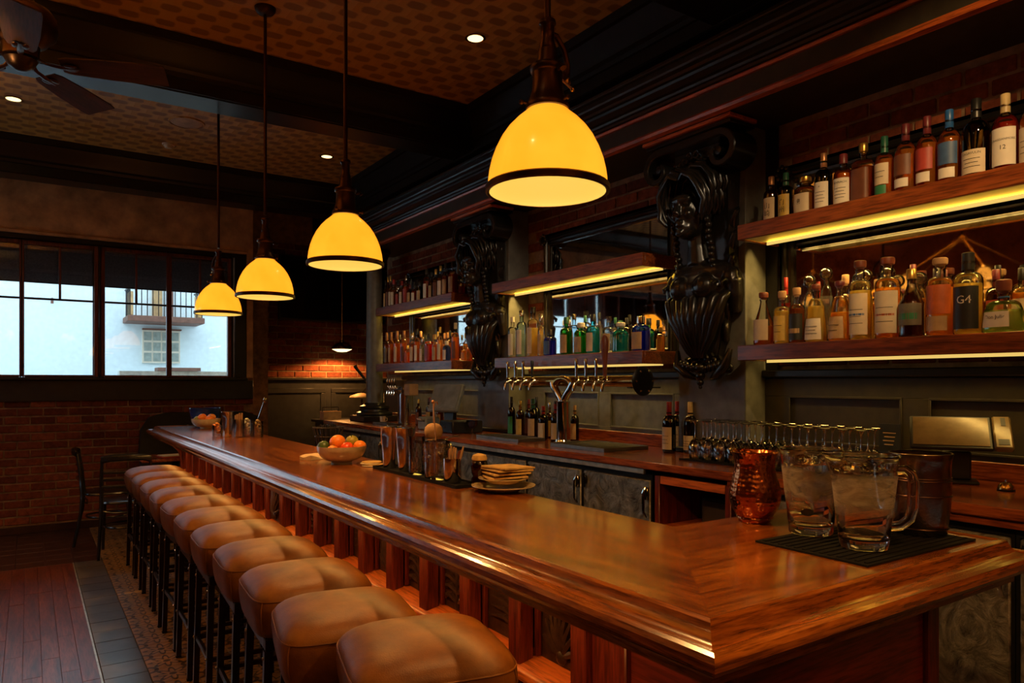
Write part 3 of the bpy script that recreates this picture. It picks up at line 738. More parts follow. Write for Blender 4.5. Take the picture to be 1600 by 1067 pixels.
# round column at the end of the counter
col = thing('round_column', 'round dark grey column standing on the far end of the back counter', 'column', (3.05, 7.16, 1.068))
obj('plinth', bx(-.20, .20, -.20, .20, 0, .06, .008), M['blackwood'], col)
obj('base_moulding', MB().lathe([(0,.061),(.185,.061),(.192,.075),(.185,.095),(.155,.105),(.150,.125),(.160,.14),(.150,.16),(.115,.175),(.105,.195),(0,.195)], 28), M['blackwood'], col)
obj('shaft', MB().lathe([(0,.195),(.088,.195),(.086,.9),(.080,1.62),(0,1.62)], 28), M['grey'], col)
obj('capital', MB().lathe([(0,1.621),(.085,1.621),(.10,1.64),(.10,1.66),(.14,1.72),(.15,1.76),(.17,1.77),(.17,1.80),(0,1.80)], 28), M['blackwood'], col)

# carved caryatid corbels
def spiral(cy, cz, r0, r1, turns, a0, sgn, n=26):
    return [(cy+sgn*(r0+(r1-r0)*i/n)*cos(a0+2*pi*turns*i/n), cz+(r0+(r1-r0)*i/n)*sin(a0+2*pi*turns*i/n)) for i in range(n+1)]
def ribbon(pts, w0, w1, x0, x1):
    rings = []; N = len(pts)
    for i, (y, z) in enumerate(pts):
        a = pts[max(i-1,0)]; b = pts[min(i+1,N-1)]; ty, tz = b[0]-a[0], b[1]-a[1]; l = math.hypot(ty, tz) or 1
        ny, nz = -tz/l, ty/l; w = (w0+(w1-w0)*i/(N-1))/2
        rings.append([(x0, y+ny*w, z+nz*w), (x1+.006, y+ny*w, z+nz*w), (x1, y+ny*w*.7, z+nz*w*.7), (x1, y-ny*w*.7, z-nz*w*.7), (x1+.006, y-ny*w, z-nz*w), (x0, y-ny*w, z-nz*w)])
    return MB().loft(rings)
def remeshed(mb, vox, name, smooth=3):
    me = mb.mesh(name, 0); o = bpy.data.objects.new(name, me); C.objects.link(o)
    r = o.modifiers.new('r', 'REMESH'); r.mode = 'VOXEL'; r.voxel_size = vox
    s_ = o.modifiers.new('s', 'SMOOTH'); s_.factor = .5; s_.iterations = smooth
    dg = bpy.context.evaluated_depsgraph_get()
    m2 = bpy.data.meshes.new_from_object(o.evaluated_get(dg)); m2.name = name
    bpy.data.objects.remove(o); bpy.data.meshes.remove(me)
    m2.polygons.foreach_set('use_smooth', [True]*len(m2.polygons)); return m2
def corbel():
    t = thing('caryatid_corbel', 'black carved caryatid corbel with scroll capital on the nearer grey pilaster', 'carving', (3.199, 2.75, 0), 0, 'carved caryatid corbels')
    # x negative = out from the pilaster
    g = MB()                                                # head, neck, shoulders: one body, head bowed and turned to the room
    H = Matrix.Rotation(radians(14), 4, 'Y')
    g.ball((-.135, 0, 2.42), (.118, .100, .150), 18, 14, H)          # skull and face
    g.ball((-.195, 0, 2.325), (.062, .060, .062), 12, 10)          # jaw
    g.ball((-.245, 0, 2.295), (.024, .030, .022), 10, 8)           # chin
    g.ball((-.238, 0, 2.475), (.034, .075, .030), 10, 8)           # brow
    g.tube([(-.250,0,2.462),(-.272,0,2.415),(-.283,0,2.390)], [.011,.017,.021], 8)   # nose
    g.ball((-.274, .016, 2.388), .011, 8, 6); g.ball((-.274, -.016, 2.388), .011, 8, 6)
    g.ball((-.258, 0, 2.352), (.014,.030,.008), 8, 6); g.ball((-.256, 0, 2.335), (.014,.025,.009), 8, 6)   # lips
    for s_ in (-1, 1):
        g.ball((-.226, s_*.043, 2.395), (.030,.030,.028), 10, 8)    # cheeks
        g.ball((-.243, s_*.042, 2.445), (.012,.020,.010), 8, 6)     # eyelids
        g.ball((-.12, s_*.10, 2.40), (.025,.014,.034), 8, 6)        # ears
    g.tube([(-.11,0,2.36),(-.10,0,2.24),(-.085,0,2.14)], [.062,.058,.075], 12)
    g.ball((-.07, 0, 2.08), (.085, .215, .085), 16, 10); g.ball((-.075, 0, 1.99), (.105, .19, .12), 16, 10)
    for s_ in (-1, 1):
        g.ball((-.145, s_*.085, 2.0), (.062,.070,.072), 12, 10); g.ball((-.06, s_*.20, 2.04), (.06,.055,.07), 10, 8)
        g.tube([(-.06, s_*.215, 2.03), (-.05, s_*.22, 1.95), (-.03, s_*.205, 1.86)], [.052,.045,.035], 10)
    g.loft([[(x, y, z) for x, y in ((.0,-w),(-d*.7,-w),(-d,-w*.4),(-d,w*.4),(-d*.7,w),(0,w))] for z, w, d in ((2.08,.2,.10),(1.9,.165,.10),(1.75,.12,.085),(1.62,.085,.07))])
    obj('figure', remeshed(g, .0075, 'figure', 2), M['blackcarve'], t)
    h = MB()                                                # wavy locks combed from a centre parting
    for s_ in (-1, 1):
        for k in range(11):
            q = k/10; x0 = -.262+.24*q; w_ = .008*(1 if k % 2 else -1)
            zt = 2.585+.045*sin(pi*q)
            h.tube([(x0, s_*.006, zt), (x0-.010+w_, s_*.050, zt+.022), (x0-.012-w_, s_*.098, zt-.005), (x0+.004+w_, s_*.140, zt-.065), (x0+.016-w_, s_*.158, zt-.135), (x0+.022+w_, s_*.150, zt-.195), (x0+.040-w_, s_*.125, zt-.235)], [.009,.0145,.0155,.0165,.0155,.013,.006], 6)
            if k < 9:
                h.tube([(x0+.03, s_*.020, zt+.035), (x0+.035+w_, s_*.070, zt+.062), (x0+.045-w_, s_*.125, zt+.045), (x0+.055+w_, s_*.175, zt-.010), (x0+.06, s_*.190, zt-.075), (x0+.06-w_, s_*.172, zt-.12)], [.008,.0135,.0155,.0155,.012,.005], 6)
        for k in range(10):
            h.ball((-.165+.006*k, s_*(.120+.006*sin(k*1.7)), 2.36-.031*k), (.020,.020,.019), 8, 6)
    obj('hair', h.mesh('hair', 60), M['blackcarve'], t)
    d = MB()                                                # fluted drapery gathering to a point
    for k in range(8):
        u = (k-3.5)/3.5; y = u*.205
        d.tube([(-.10+.03*abs(u), y, 2.00-.02*abs(u)), (-.175+.05*abs(u), y*.93, 1.93), (-.185+.05*abs(u), y*.74, 1.83), (-.16+.04*abs(u), y*.50, 1.73), (-.115, y*.26, 1.65), (-.10, y*.16, 1.62)], [.016,.030,.031,.026,.019,.014], 8)
        d.tube([(-.10+.03*abs(u), y, 2.0), (-.13, y, 2.025), (-.155, y, 2.01), (-.15, y, 1.99)], [.014,.016,.014,.008], 7)
    obj('drapery', d.mesh('drapery', 60), M['blackcarve'], t)
    a = MB()                                                # acanthus cluster and drop
    for s_ in (-1, 1):
        for k in range(4):
            cy = s_*(.035+.045*k); cz = 1.615-.018*k
            a.tube([(-.085+.012*k, y, z) for y, z in spiral(cy, cz, .036, .008, 1.3, pi/2, s_, 14)], [.012-.0004*i for i in range(15)], 6)
        a.tube([(-.06, s_*.19, 1.66), (-.08, s_*.17, 1.57), (-.07, s_*.11, 1.52), (-.05, s_*.05, 1.50)], [.012,.03,.028,.012], 8)
        for k in range(5): a.ball((-.075, s_*(.03+.03*k), 1.555+.006*k), (.022,.02,.026), 8, 6)
    for k, (z, r) in enumerate(((1.56,.034),(1.515,.028),(1.478,.020),(1.452,.011))): a.ball((-.082, 0, z), (r, r, r), 10, 8)
    obj('acanthus_drop', a.mesh('acanthus', 60), M['blackcarve'], t)
    for s_ in (-1, 1):
        lf = MB()
        for k in range(6):
            z = 2.36-.12*k; w = .05-.004*k
            lf.tube([(-.02, s_*(.17-.008*k), z-.05), (-.05, s_*(.20-.010*k), z), (-.055, s_*(.225-.014*k), z+.035), (-.03, s_*(.215-.014*k), z+.055), (-.02, s_*(.20-.014*k), z+.035)], [.02,.022,.018,.012,.006], 7)
        obj('side_leaf', lf.mesh('side_leaf', 60), M['blackcarve'], t)
    obj('console_block', MB().loft([[(0, -w, z), (-dd, -w*.94, z), (-dd, w*.94, z), (0, w, z)] for z, w, dd in ((2.70,.21,.10),(2.45,.20,.075),(2.1,.195,.06),(1.75,.14,.05),(1.60,.09,.04))]), M['blackcarve'], t)
    for s_ in (-1, 1):
        path = [(s_*y, z) for y, z in [(0, 2.795), (.10, 2.797), (.19, 2.797)]]+[(s_*(.215+.098*(1-.0)*cos(pi/2-q)), 2.700+.098*sin(pi/2-q)) for q in [0.25*i for i in range(1, 6)]]
        path += [(s_*(.215+r*cos(pi/2-q)), 2.700+r*sin(pi/2-q)) for q, r in [(1.5+.3*i, .098-.0056*i) for i in range(14)]]
        rb = ribbon(path, .050, .024, -.02, -.20)
        obj('volute', rb.mesh('volute', 35), M['blackcarve'], t)
        obj('volute_eye', MB().lathe([(0,.012),(.022,.008),(.026,-.15),(0,-.15)], 14, tr(-.185, s_*.215, 2.70) @ Matrix.Rotation(-pi/2, 4, 'Y')), M['blackcarve'], t)
    o_ = MB()
    for s_ in (-1, 1):
        for k in range(4):
            o_.tube([(-.14-.008*(k % 2), y, z) for y, z in spiral(s_*(.022+.03*k), 2.735-.022*k, .026, .006, 1.2, -pi/2*(k % 2)+.4, s_, 12)], [.009-.0003*i for i in range(13)], 6)
        for k in range(4): o_.ball((-.135, s_*(.02+.032*k), 2.66+.015*k), (.018,.016,.018), 8, 6)
    o_.box(-.115, -.01, -.16, .16, 2.60, 2.77)
    obj('capital_ornament', o_.mesh('ornament', 50), M['blackcarve'], t)
    obj('abacus_block', bx(-.205, -.001, -.305, .305, 2.822, 2.846, .004), M['blackcarve'], t)
    obj('abacus', bx(-.222, -.001, -.318, .318, 2.847, 2.869, .004), M['trim_y'], t)
    return t
cb = corbel()
dup(cb, (3.199, 5.05, 0), 0, 'black carved caryatid corbel on the farther pilaster, between the left and middle shelves')

# ================================================================== THE BAR
bar = thing('bar', 'long L shaped oak bar with moulded edge and carved dark front panels', 'bar', (0, 0, 0))
X0, Y0, XI, YI, XE, YB, ZB = .99, .853, 1.53, 1.45, 2.10, 7.40, 1.067
obj('long_top', MB().prism([(X0,Y0),(X0,YB),(XI,YB),(XI,YI)], 1.022, ZB), M['bar_y'], bar)
obj('short_top', MB().prism([(X0+.0008,Y0),(XI+.0008,YI),(XE,YI),(XE,Y0)], 1.022, ZB-.0002), M['bar_x'], bar)
PR = [(0,1.0665),(.003,1.0705),(.010,1.0710),(.017,1.066),(.021,1.056),(.026,1.046),(.034,1.038),(.044,1.034),(.054,1.034),(.058,1.038),(.066,1.040),(.075,1.036),(.080,1.026),(.079,1.012),(.072,1.002),(.060,.996),(.050,.994),(.048,.986),(.030,.984),(.028,.962),(.008,.960),(0,.952),(-.01,.952),(-.01,1.021),(0,1.0215)]
def mould(p, q, np_, nq, mat, name='edge_moulding'):
    r = [[(p[0]+o_*np_[0], p[1]+o_*np_[1], z) for o_, z in PR], [(q[0]+o_*nq[0], q[1]+o_*nq[1], z) for o_, z in PR]]
    obj(name, MB().loft(r).mesh('mould', 28), mat, bar)
mould((X0,YB), (X0,Y0), (-1,1), (-1,-1), M['mould_y'])
mould((X0,Y0), (XE,Y0), (-1,-1), (1,-1), M['mould_x'])
mould((XE,Y0), (XE,YI), (1,-1), (1,0), M['mould_y'])
mould((XI,YB), (X0,YB), (0,1), (-1,1), M['mould_x'])
XB, YBF, XBE = 1.15, .985, 2.07
obj('carcass', MB().box(XB+.085, XI-.03, YBF+.09, YB-.08, .09, 1.02).box(XI-.03, XBE-.03, YBF+.09, YI-.03, .09, 1.02), M['cabinet_in'], bar)
obj('toe_kick', MB().box(XB+.05, XI-.06, YBF+.08, YB-.10, 0, .089).box(XI-.06, XBE-.06, YBF+.08, YI-.06, 0, .089), M['blackmetal'], bar)
obj('top_rail', bx(XB, XB+.05, YBF, YB-.05, .945, 1.02, .003), M['base_y'], bar)
obj('bottom_rail', bx(XB-.01, XB+.05, YBF-.01, YB-.05, .09, .19, .004), M['base_y'], bar)
obj('sill_rail', MB().prism([(XB-.022,.655),(XB-.022,.668),(XB-.012,.680),(XB+.084,.700),(XB+.084,.655)], 1.315, YB-.05, MXZ), M['trim_y'], bar)
reliefs = []
for v in range(3):
    m = MB()
    if v == 0:      # fan of reeds
        for k in range(9):
            a = radians(15+150*k/8); c0, c1 = Vector((-.004, 0, -.10)), Vector((-.004, cos(a)*.085, -.10+sin(a)*.16))
            m.tube([c0, (c0+c1)/2+Vector((-.006,0,0)), c1], [.004,.010,.005], 5)
        m.ball((-.004, 0, -.10), (.012,.022,.022), 8, 6)
    elif v == 1:    # scrolling leaf
        for k in range(7):
            z = -.10+.033*k
            for s_ in (-1, 1): m.tube([(-.004, 0, z), (-.012, s_*.035, z+.025), (-.010, s_*.07, z+.02), (-.004, s_*.085, z+.0)], [.005,.010,.008,.003], 5)
        m.tube([(-.006,0,-.12),(-.008,0,.12)], .007, 6)
    else:           # bird wing with hatching
        for k in range(8):
            m.tube([(-.004, -.08, -.09+.022*k), (-.012, -.02, -.06+.024*k), (-.006, .07, -.075+.03*k)], [.004,.009,.003], 5)
        m.ball((-.006, -.05, .09), (.012,.03,.022), 8, 6)
    m.box(.002, .012, -.104, .104, -.13, .13)
    reliefs.append(m.mesh('relief', 40))
low = bx(-.004, .010, -.10, .10, -.20, .20, .004).mesh('lower_panel', 30)
fld = bx(-.010, -.0045, -.07, .07, -.165, .165, .004).mesh('raised_field', 30)
stile = bx(0, .05, -.03, .03, 0, .754, .004).mesh('stile', 30)
liner = bx(-.004, .012, -.008, .008, 0, .244, .002).mesh('liner', 30)
NP = 20
for i in range(NP+1):
    y = 1.417+.286*i
    obj('stile', stile, M['base_z'], bar, (XB, y, .191))
    if i == NP: break
    yc = y+.143
    if i == 9:
        obj('carved_panel', reliefs[0], M['relief'], bar, (XB+.012, yc, .825))
    else:
        obj('carved_panel', reliefs[(i*2+(i//3)) % 3], M['relief'], bar, (XB+.066, yc, .825))
        for s_ in (-1, 1): obj('recess_side', liner, M['base_z'], bar, (XB+.055, yc+s_*.106, .70))
    p = obj('lower_panel', low, M['base_z'], bar, (XB+.03, yc, .42))
    if i < 12: obj('raised_field', fld, M['base_z'], p)
obj('corner_pilaster', bx(XB+.02, XB+.05, 1.29, 1.386, .191, .944, .004), M['base_z'], bar)
obj('corner_stile', bx(XB-.004, XB+.05, 1.235, 1.289, .191, .944, .004), M['base_z'], bar)
obj('corner_panel', bx(XB+.01, XB+.04, YBF+.001, 1.234, .50, .944, .003), M['base_y'], bar)
obj('corner_panel', bx(XB+.004, XB+.04, YBF+.001, 1.234, .191, .496, .003), M['base_y'], bar)
obj('end_stile', bx(XB+.051, XB+.10, YBF-.004, YBF+.05, .09, 1.02, .004), M['base_z'], bar)
obj('end_stile', bx(XBE-.055, XBE, YBF-.004, YBF+.05, .09, 1.02, .004), M['base_z'], bar)
obj('end_panel', bx(XB+.101, XBE-.056, YBF+.012, YBF+.04, .191, .944, .003), M['base_x'], bar)
obj('end_rail', bx(XB+.101, XBE-.056, YBF, YBF+.05, .945, 1.02, .003), M['base_x'], bar)
obj('end_rail', bx(XB+.101, XBE-.056, YBF-.006, YBF+.05, .09, .19, .003), M['base_x'], bar)
obj('side_panel', bx(XBE-.03, XBE-.001, YBF+.051, YI-.03, .09, 1.02, .003), M['base_y'], bar)
for yb in (2.6, 4.1, 5.6, 7.1):
    obj('bracket', MB().prism([(XB-.002,.951),(XB-.10,.951),(XB-.085,.915),(XB-.03,.86),(XB-.002,.78)], yb-.02, yb+.02, MXZ), M['base_z'], bar) if yb > 7 else None

uw = obj('led_strip', bx(XB-.15, XB-.12, 1.05, YB-.2, .9485, .9515), M['led'], bar)
for k in range(3):
    a = lamp('AREA', 'under_bar_light', bar, (XB-.135, 2.05+2.05*k, .946), UNDER_W, (1,.46,.10), shape='RECTANGLE', size=.02, size_y=2.0)

# stools
def sup(hx, hy, p, n, z, dx=0):
    return [(hx*math.copysign(abs(cos(a))**(2/p), cos(a)), hy*math.copysign(abs(sin(a))**(2/p), sin(a)), z) for a in [2*pi*(i+.5)/n for i in range(n)]]
def make_stool():
    t = thing('bar_stool', 'x', 'stool', (0, 0, 0), 0, 'brown leather bar stools along the bar')
    n = 40; H = .225
    rings = [sup(a, a, p, n, z) for a, p, z in ((.08,4,.600),(.195,6,.600),(.207,6.5,.606),(.214,6.5,.622),(.221,6.5,.655),(.2245,6.5,.690),(.225,6,.712),(.2225,5.5,.724))]
    obj('seat', MB().loft(rings).mesh('seat', 60), M['leather'], t)
    rings = [sup(a, a, p, n, z) for a, p, z in ((.223,5.5,.7255),(.221,5.2,.733),(.214,4.8,.744),(.200,4.4,.756),(.175,4,.768),(.135,3.4,.778),(.08,2.6,.784),(.03,2,.786))]
    obj('seat_top', MB().loft(rings).mesh('seat_top', 60), M['leather'], t)
    obj('welt', MB().tube(sup(.2235,.2235,5.5,48,.7250), .0028, 5, True), M['leather'], t)
    for sx in (-1, 1):
        for sy in (-1, 1):
            q = .2255*.5**(1/6.2)*1.0
            q = .2012
            obj('corner_seam', MB().tube([(sx*(q-.010), sy*(q-.010), .609), (sx*(q-.004), sy*(q-.004), .63), (sx*(q+.0003), sy*(q+.0003), .66), (sx*(q+.002), sy*(q+.002), .70), (sx*(q-.003), sy*(q-.003), .723)], .0022, 5), M['leather'], t)
    fr = MB().box(-.185,.185,-.185,-.160,.560,.599,.003).box(-.185,.185,.160,.185,.560,.599,.003).box(-.185,-.160,-.159,.159,.560,.599,.003).box(.160,.185,-.159,.159,.560,.599,.003)
    obj('seat_frame', fr, M['legmetal'], t)
    for sx in (-1, 1):
        for sy in (-1, 1):
            a, b = .174, .190
            l = MB().loft([[(sx*c+dx, sy*c+dy, z) for dx, dy in ((-w,-w),(w,-w),(w,w),(-w,w))] for c, z, w in ((b,.010,.013),(a,.559,.0145))])
            l = obj('leg', l.mesh('leg', 20), M['legmetal'], t)
            obj('foot_cap', MB().box(-.014,.014,-.014,.014,0,.010,.002), M['rubber'], l, (sx*b, sy*b, 0))
            bt = MB().ball((0,0,0), .0065, 8, 6)
            obj('bolt', bt, M['chrome'], l, (sx*(a+.0155), sy*(a), .535)); obj('bolt', bt.mesh('bolt'), M['chrome'], l, (sx*(.1995), sy*.184, .245))
    for k, z in ((0,.24),(1,.24),(2,.24),(3,.24)):
        m = MB().box(-.170,.170,-.009,.009,z-.011,z+.011,.003)
        obj('foot_rail', m, M['legmetal'], t, rot=(0,0,0) if k < 2 else (0,0,pi/2), loc=((0,-.184,0),(0,.184,0),(-.184,0,0),(.184,0,0))[k])
    return t
st_ = make_stool(); st_.scale = (1, 1, 1.03)
ST = [(.862,1.700,-13),(.818,2.150,-11),(.842,2.620,-4),(.846,3.090,-3),(.842,3.560,-2),(.843,4.030,-1),(.846,4.500,1),(.842,4.970,-2),(.846,5.440,0),(.843,5.910,-1),(.845,6.380,1)]
ordn = ['nearest the camera, cut by the bottom edge', 'second from the camera', 'third from the camera', 'fourth from the camera', 'fifth from the camera', 'sixth in the row, the middle one', 'fifth from the far end', 'fourth from the far end', 'third from the far end', 'second from the far end', 'at the far end beside the black chair']
for i, (x, y, a) in enumerate(ST):
    lab = 'brown leather bar stool, ' + ordn[i]
    if i == 0: st_.scale = (.935,.935,1.06); st_.location = (x, y, 0); st_.rotation_euler = (0, 0, radians(a)); st_['label'] = lab
    else: dup(st_, (x, y, 0), radians(a), lab).scale = (.935,.935,1.03)

# pendants
def make_pendant():
    t = thing('pendant_lamp', 'x', 'lamp', (0, 0, 0), 0, 'amber glass pendants over the bar')      # origin: centre of the rim
    out_ = [(.1625,.012),(.1625,.030),(.159,.055),(.152,.085),(.141,.115),(.126,.145),(.107,.172),(.086,.194),(.068,.209),(.056,.220)]
    in_ = [(r-.005, z-.003) for r, z in out_[::-1]]
    obj('shade', MB().lathe(out_+[(.052,.222)], 40).mesh('shade', 60), M['shade'], t)
    obj('shade_lining', MB().lathe([(.05,.219)]+in_[1:]+[(.1585,.011),(.1588,-.002)], 40).mesh('lining', 60), M['shade_in'], t)
    obj('rim_band', MB().lathe([(.1592,.010),(.1592,-.003),(.165,-.005),(.170,-.002),(.170,.012),(.166,.016),(.1592,.016),(.1592,.010)], 40).mesh('rim', 40), M['bronze'], t)
    nk = [(.0,.2235),(.058,.2235),(.060,.232),(.056,.240),(.048,.256),(.043,.272),(.041,.300),(.042,.322),(.047,.326),(.049,.336),(.046,.342),(.030,.346),(.028,.360),(.026,.385),(.0,.385)]
    obj('gallery', MB().lathe(nk, 24).mesh('gallery', 40), M['bronze'], t)
    br = MB().tube([(.0,-.047,.318),(.0,-.064,.322),(.0,-.070,.312)], [.006,.006,.009], 7).tube([(.050,0,.322),(.066,0,.335),(.070,0,.36),(.058,0,.40),(.030,0,.432),(.0,0,.436)], [.012,.010,.008,.008,.008,.007], 7)
    obj('swivel_arm', br.mesh('arm', 40), M['bronze'], t)
    obj('wing_screw', MB().ball((.070,.0,.318), (.012,.006,.012), 8, 6).tube([(.05,0,.318),(.085,0,.300)], .004, 6).ball((.087,0,.298), .007, 8, 6), M['brass'], t)
    for k in range(3):
        a = radians(40+120*k); obj('thumb_screw', MB().tube([(.055*cos(a),.055*sin(a),.235),(.072*cos(a),.072*sin(a),.238)], .0035, 6).ball((.074*cos(a),.074*sin(a),.238), .007, 8, 6), M['bronze'], t)
    obj('stem_collar', MB().lathe([(0,.386),(.022,.386),(.024,.392),(.019,.410),(.019,.450),(.024,.456),(.022,.466),(.012,.470),(0,.470)], 16).mesh('collar', 40), M['bronze'], t)
    obj('rod', MB().tube([(0,0,.471),(0,0,ZC-2.0-.040)], .0095, 10), M['bronze'], t)
    obj('ceiling_canopy', MB().lathe([(0,-.039),(.02,-.039),(.045,-.034),(.058,-.018),(.062,-.001),(0,-.001)], 24, tr(0,0,ZC-2.0)).mesh('canopy', 40), M['bronze'], t)
    obj('bulb', MB().lathe([(0,.078),(.022,.084),(.032,.105),(.028,.128),(.016,.150),(.014,.175),(0,.175)], 16).mesh('bulb', 60), M['bulb'], t)
    l = lamp('SPOT', 'bulb_light', t, (0,0,.072), PEND_W, WARM, spot_size=radians(146), spot_blend=.55, shadow_soft_size=.03)
    return t
pd = make_pendant()
PL = [(1.175,1.575,2.0),(1.175,.17,2.0),(1.170,3.07,2.0),(1.165,4.36,1.985),(1.165,5.63,1.985)]
po = ['largest, nearest the camera at top centre', 'out of frame beside the camera', 'second from the camera', 'third from the camera', 'smallest and farthest, in front of the window']
for i, (x, y, z) in enumerate(PL):
    lab = 'amber glass dome pendant lamp over the bar, ' + po[i]
    if i == 0: pd.location = (x, y, z); pd['label'] = lab
    else: dup(pd, (x, y, z), .5*i, lab)
    # the rods all end at the ceiling plate
for o in list(bpy.data.objects):
    if o.name.startswith(('ceiling_canopy',)) and o.parent and abs(o.parent.location.z-1.985) < .01: o.location.z += .015
for o in list(bpy.data.objects):
    if o.name.startswith('rod') and o.parent and abs(o.parent.location.z-1.985) < .01: o.scale.z = 1; o.location.z += .015; 

# ceiling fan
fan = thing('ceiling_fan', 'dark five bladed ceiling fan hanging at the upper left corner', 'fan', (-.03, 3.92, 2.91))
obj('down_rod', MB().tube([(0,0,.33),(0,0,.75)], .016, 10), M['bronze'], fan)
obj('ceiling_canopy', MB().lathe([(0,.73),(.03,.73),(.07,.76),(.075,.789),(0,.789)], 20), M['bronze'], fan)
obj('motor_housing', MB().lathe([(0,.33),(.04,.33),(.055,.29),(.07,.27),(.12,.25),(.140,.22),(.145,.17),(.138,.14),(.115,.12),(.10,.10),(.075,.085),(.07,.05),(.075,.03),(0,.03)], 28).mesh('h', 40), M['bronze'], fan)
obj('hub_cap', MB().lathe([(0,-.03),(.02,-.028),(.05,-.008),(.066,.02),(.06,.029),(0,.029)], 24), M['legmetal'], fan)
for k in range(5):
    a = radians(-18+72*k)
    b = MB().loft([[(r, w, .012-.22*w), (r, w, .018-.22*w), (r, -w, .018+.22*w), (r, -w, .012+.22*w)] for r, w, s_ in ((.16,.045,1),(.20,.058,1),(.35,.070,1),(.56,.076,1),(.60,.070,1))])
    bl = obj('blade', b.mesh('blade', 20), M['fan_wood'], fan, rot=(0,0,a))
    obj('blade_iron', MB().tube([(.055,0,.04),(.10,0,.012),(.16,0,.004),(.235,.0,.004)], [.012,.011,.014,.008], 8, sq=.5).ball((.20,.02,.006), (.03,.014,.006), 8, 6).ball((.20,-.02,.006), (.03,.014,.006), 8, 6), M['bronze'], bl)

# recessed downlights, speaker and smoke detector
dl = ['in the bright ceiling panel by the nearest lamp', 'at the far left ceiling panel below the fan', 'in the far ceiling panel by the second lamp rod']
for i, (x, y) in enumerate(((2.39,3.98),(-.10,6.85),(2.43,6.88),(-.10,1.2))):
    t = thing('downlight', 'small round recessed downlight ' + (dl[i] if i < 3 else 'out of frame above the camera'), 'light', (x, y, ZC-.001), 0, 'recessed downlights')
    obj('trim_ring', MB().lathe([(.052,0),(.066,0),(.068,-.004),(.060,-.008),(.052,-.006)], 24), M['brass'], t)
    obj('lens', MB().lathe([(0,-.004),(.051,-.004),(.051,0),(0,0)], 24), M['down'], t)
    lamp('SPOT', 'downlight_beam', t, (0,0,-.012), DOWN_W, (1,.66,.30), spot_size=radians(100), spot_blend=.6, shadow_soft_size=.03)
t = thing('ceiling_speaker', 'round flush speaker grille in the far ceiling panel by the window', 'speaker', (1.13, 6.30, ZC-.001))
t.location = (1.12, 6.65, ZC-.001)
obj('grille', MB().lathe([(0,-.012),(.12,-.010),(.13,-.004),(.13,0),(0,0)], 28), M['label_tan'], t); obj('ring', MB().lathe([(.131,0),(.131,-.010),(.142,-.010),(.146,0)], 28), M['ceil'], t)
t = thing('smoke_detector', 'small round smoke detector on the far ceiling panel', 'detector', (1.08, 7.35, ZC-.001))
obj('base', MB().lathe([(0,0),(.055,0),(.055,-.015),(0,-.015)], 20), M['cream'], t); obj('dome', MB().lathe([(0,-.04),(.03,-.038),(.045,-.016),(0,-.016)], 20), M['cream'], t)

sl = thing('added_shelf_fill_light', 'added fill spotlight out of frame, made up to brighten the bottle shelves', 'light', (1.25, -.12, ZC-.001))  # unseen fill light, added to brighten the bottles on the shelves
obj('canopy', MB().lathe([(0,-.03),(.05,-.03),(.055,-.001),(0,-.001)], 20), M['bronze'], sl)
obj('fill_light_can', MB().lathe([(.0,0),(.04,0),(.045,-.12),(.040,-.12),(.036,-.02)], 20, tr(0,0,-.06) @ Matrix.Rotation(radians(-60), 4, 'Y')), M['bronze'], sl)
for k, (tx_, ty_, tz_, w_) in enumerate(((3.13, 1.62, 2.34, SHELF_FILL_W), (3.11, 1.75, 1.80, SHELF_FILL_W*.5), (3.11, 3.95, 1.85, SHELF_FILL_W*.9), (3.10, 6.20, 2.0, SHELF_FILL_W*1.1))):
    q = Vector((tx_, ty_, tz_))-Vector((1.35, -.12, 3.55))
    lamp('SPOT', 'shelf_fill_beam', sl, (.10, 0, -.15), w_, (1,.62,.26) if k < 2 else (1,.74,.44), spot_size=radians((26,30,24,15)[k]), spot_blend=.8, shadow_soft_size=.03, rot=q.to_track_quat('-Z','Y').to_euler())

# chandelier behind the camera's left shoulder: it shows in the right mirror
ch = thing('chandelier', 'brass arm chandelier with small amber shades, seen only in the right mirror', 'lamp', (-.98, 3.45, 2.45))
obj('stem', MB().tube([(0,0,.47),(0,0,ZC-2.45-.03)], .010, 8).ball((0,0,.46), .035, 10, 8), M['brass'], ch)
obj('ceiling_canopy', MB().lathe([(0,-.03),(.06,-.02),(.07,-.001),(0,-.001)], 20, tr(0,0,ZC-2.45)), M['brass'], ch)
for k in range(5):
    a = 2*pi*k/5+.55; c, s_ = cos(a), sin(a)
    obj('arm', MB().tube([(.02*c,.02*s_,.46),(.58*c,.58*s_,.10)], .008, 7).tube([(.60*c,.60*s_,.10),(.60*c,.60*s_,-.10)], .009, 7), M['brass'], ch)
    obj('shade', MB().lathe([(.035,.08),(.04,.075),(.085,-.02),(.083,-.02),(.038,.073)], 20, tr(.60*c,.60*s_,0)), M['lampshade'], ch)
    obj('candle_tube', MB().lathe([(0,-.12),(.035,-.12),(.035,-.11),(.014,-.10),(.014,-.02),(0,-.02)], 12, tr(.60*c+.0,.60*s_,-.0)), M['label_yellow'], ch)
    lamp('POINT', 'candle_bulb', ch, (.60*c,.60*s_,.03), CHAND_W/5, WARM, shadow_soft_size=.03)
    lamp('SPOT', 'ceiling_fill_uplight', ch, (.60*c,.60*s_,.08), CHAND_W*2.2, WARM, spot_size=radians(110), spot_blend=.8, shadow_soft_size=.04, rot=(pi,0,0))  # extra upward spot, added to brighten the ceiling
fill_ch2 = dup(ch, (-.9, -.6, 2.45), .5, 'added brass arm chandelier, unseen behind the camera, to brighten the bottle labels')  # unseen copy, added as fill light from behind the camera
fill_ch4 = dup(ch, (1.2, -1.4, 2.45), .9, 'added brass arm chandelier, unseen behind the bar end, to brighten the shelves')  # unseen copy, added to throw frontal light on the right shelves
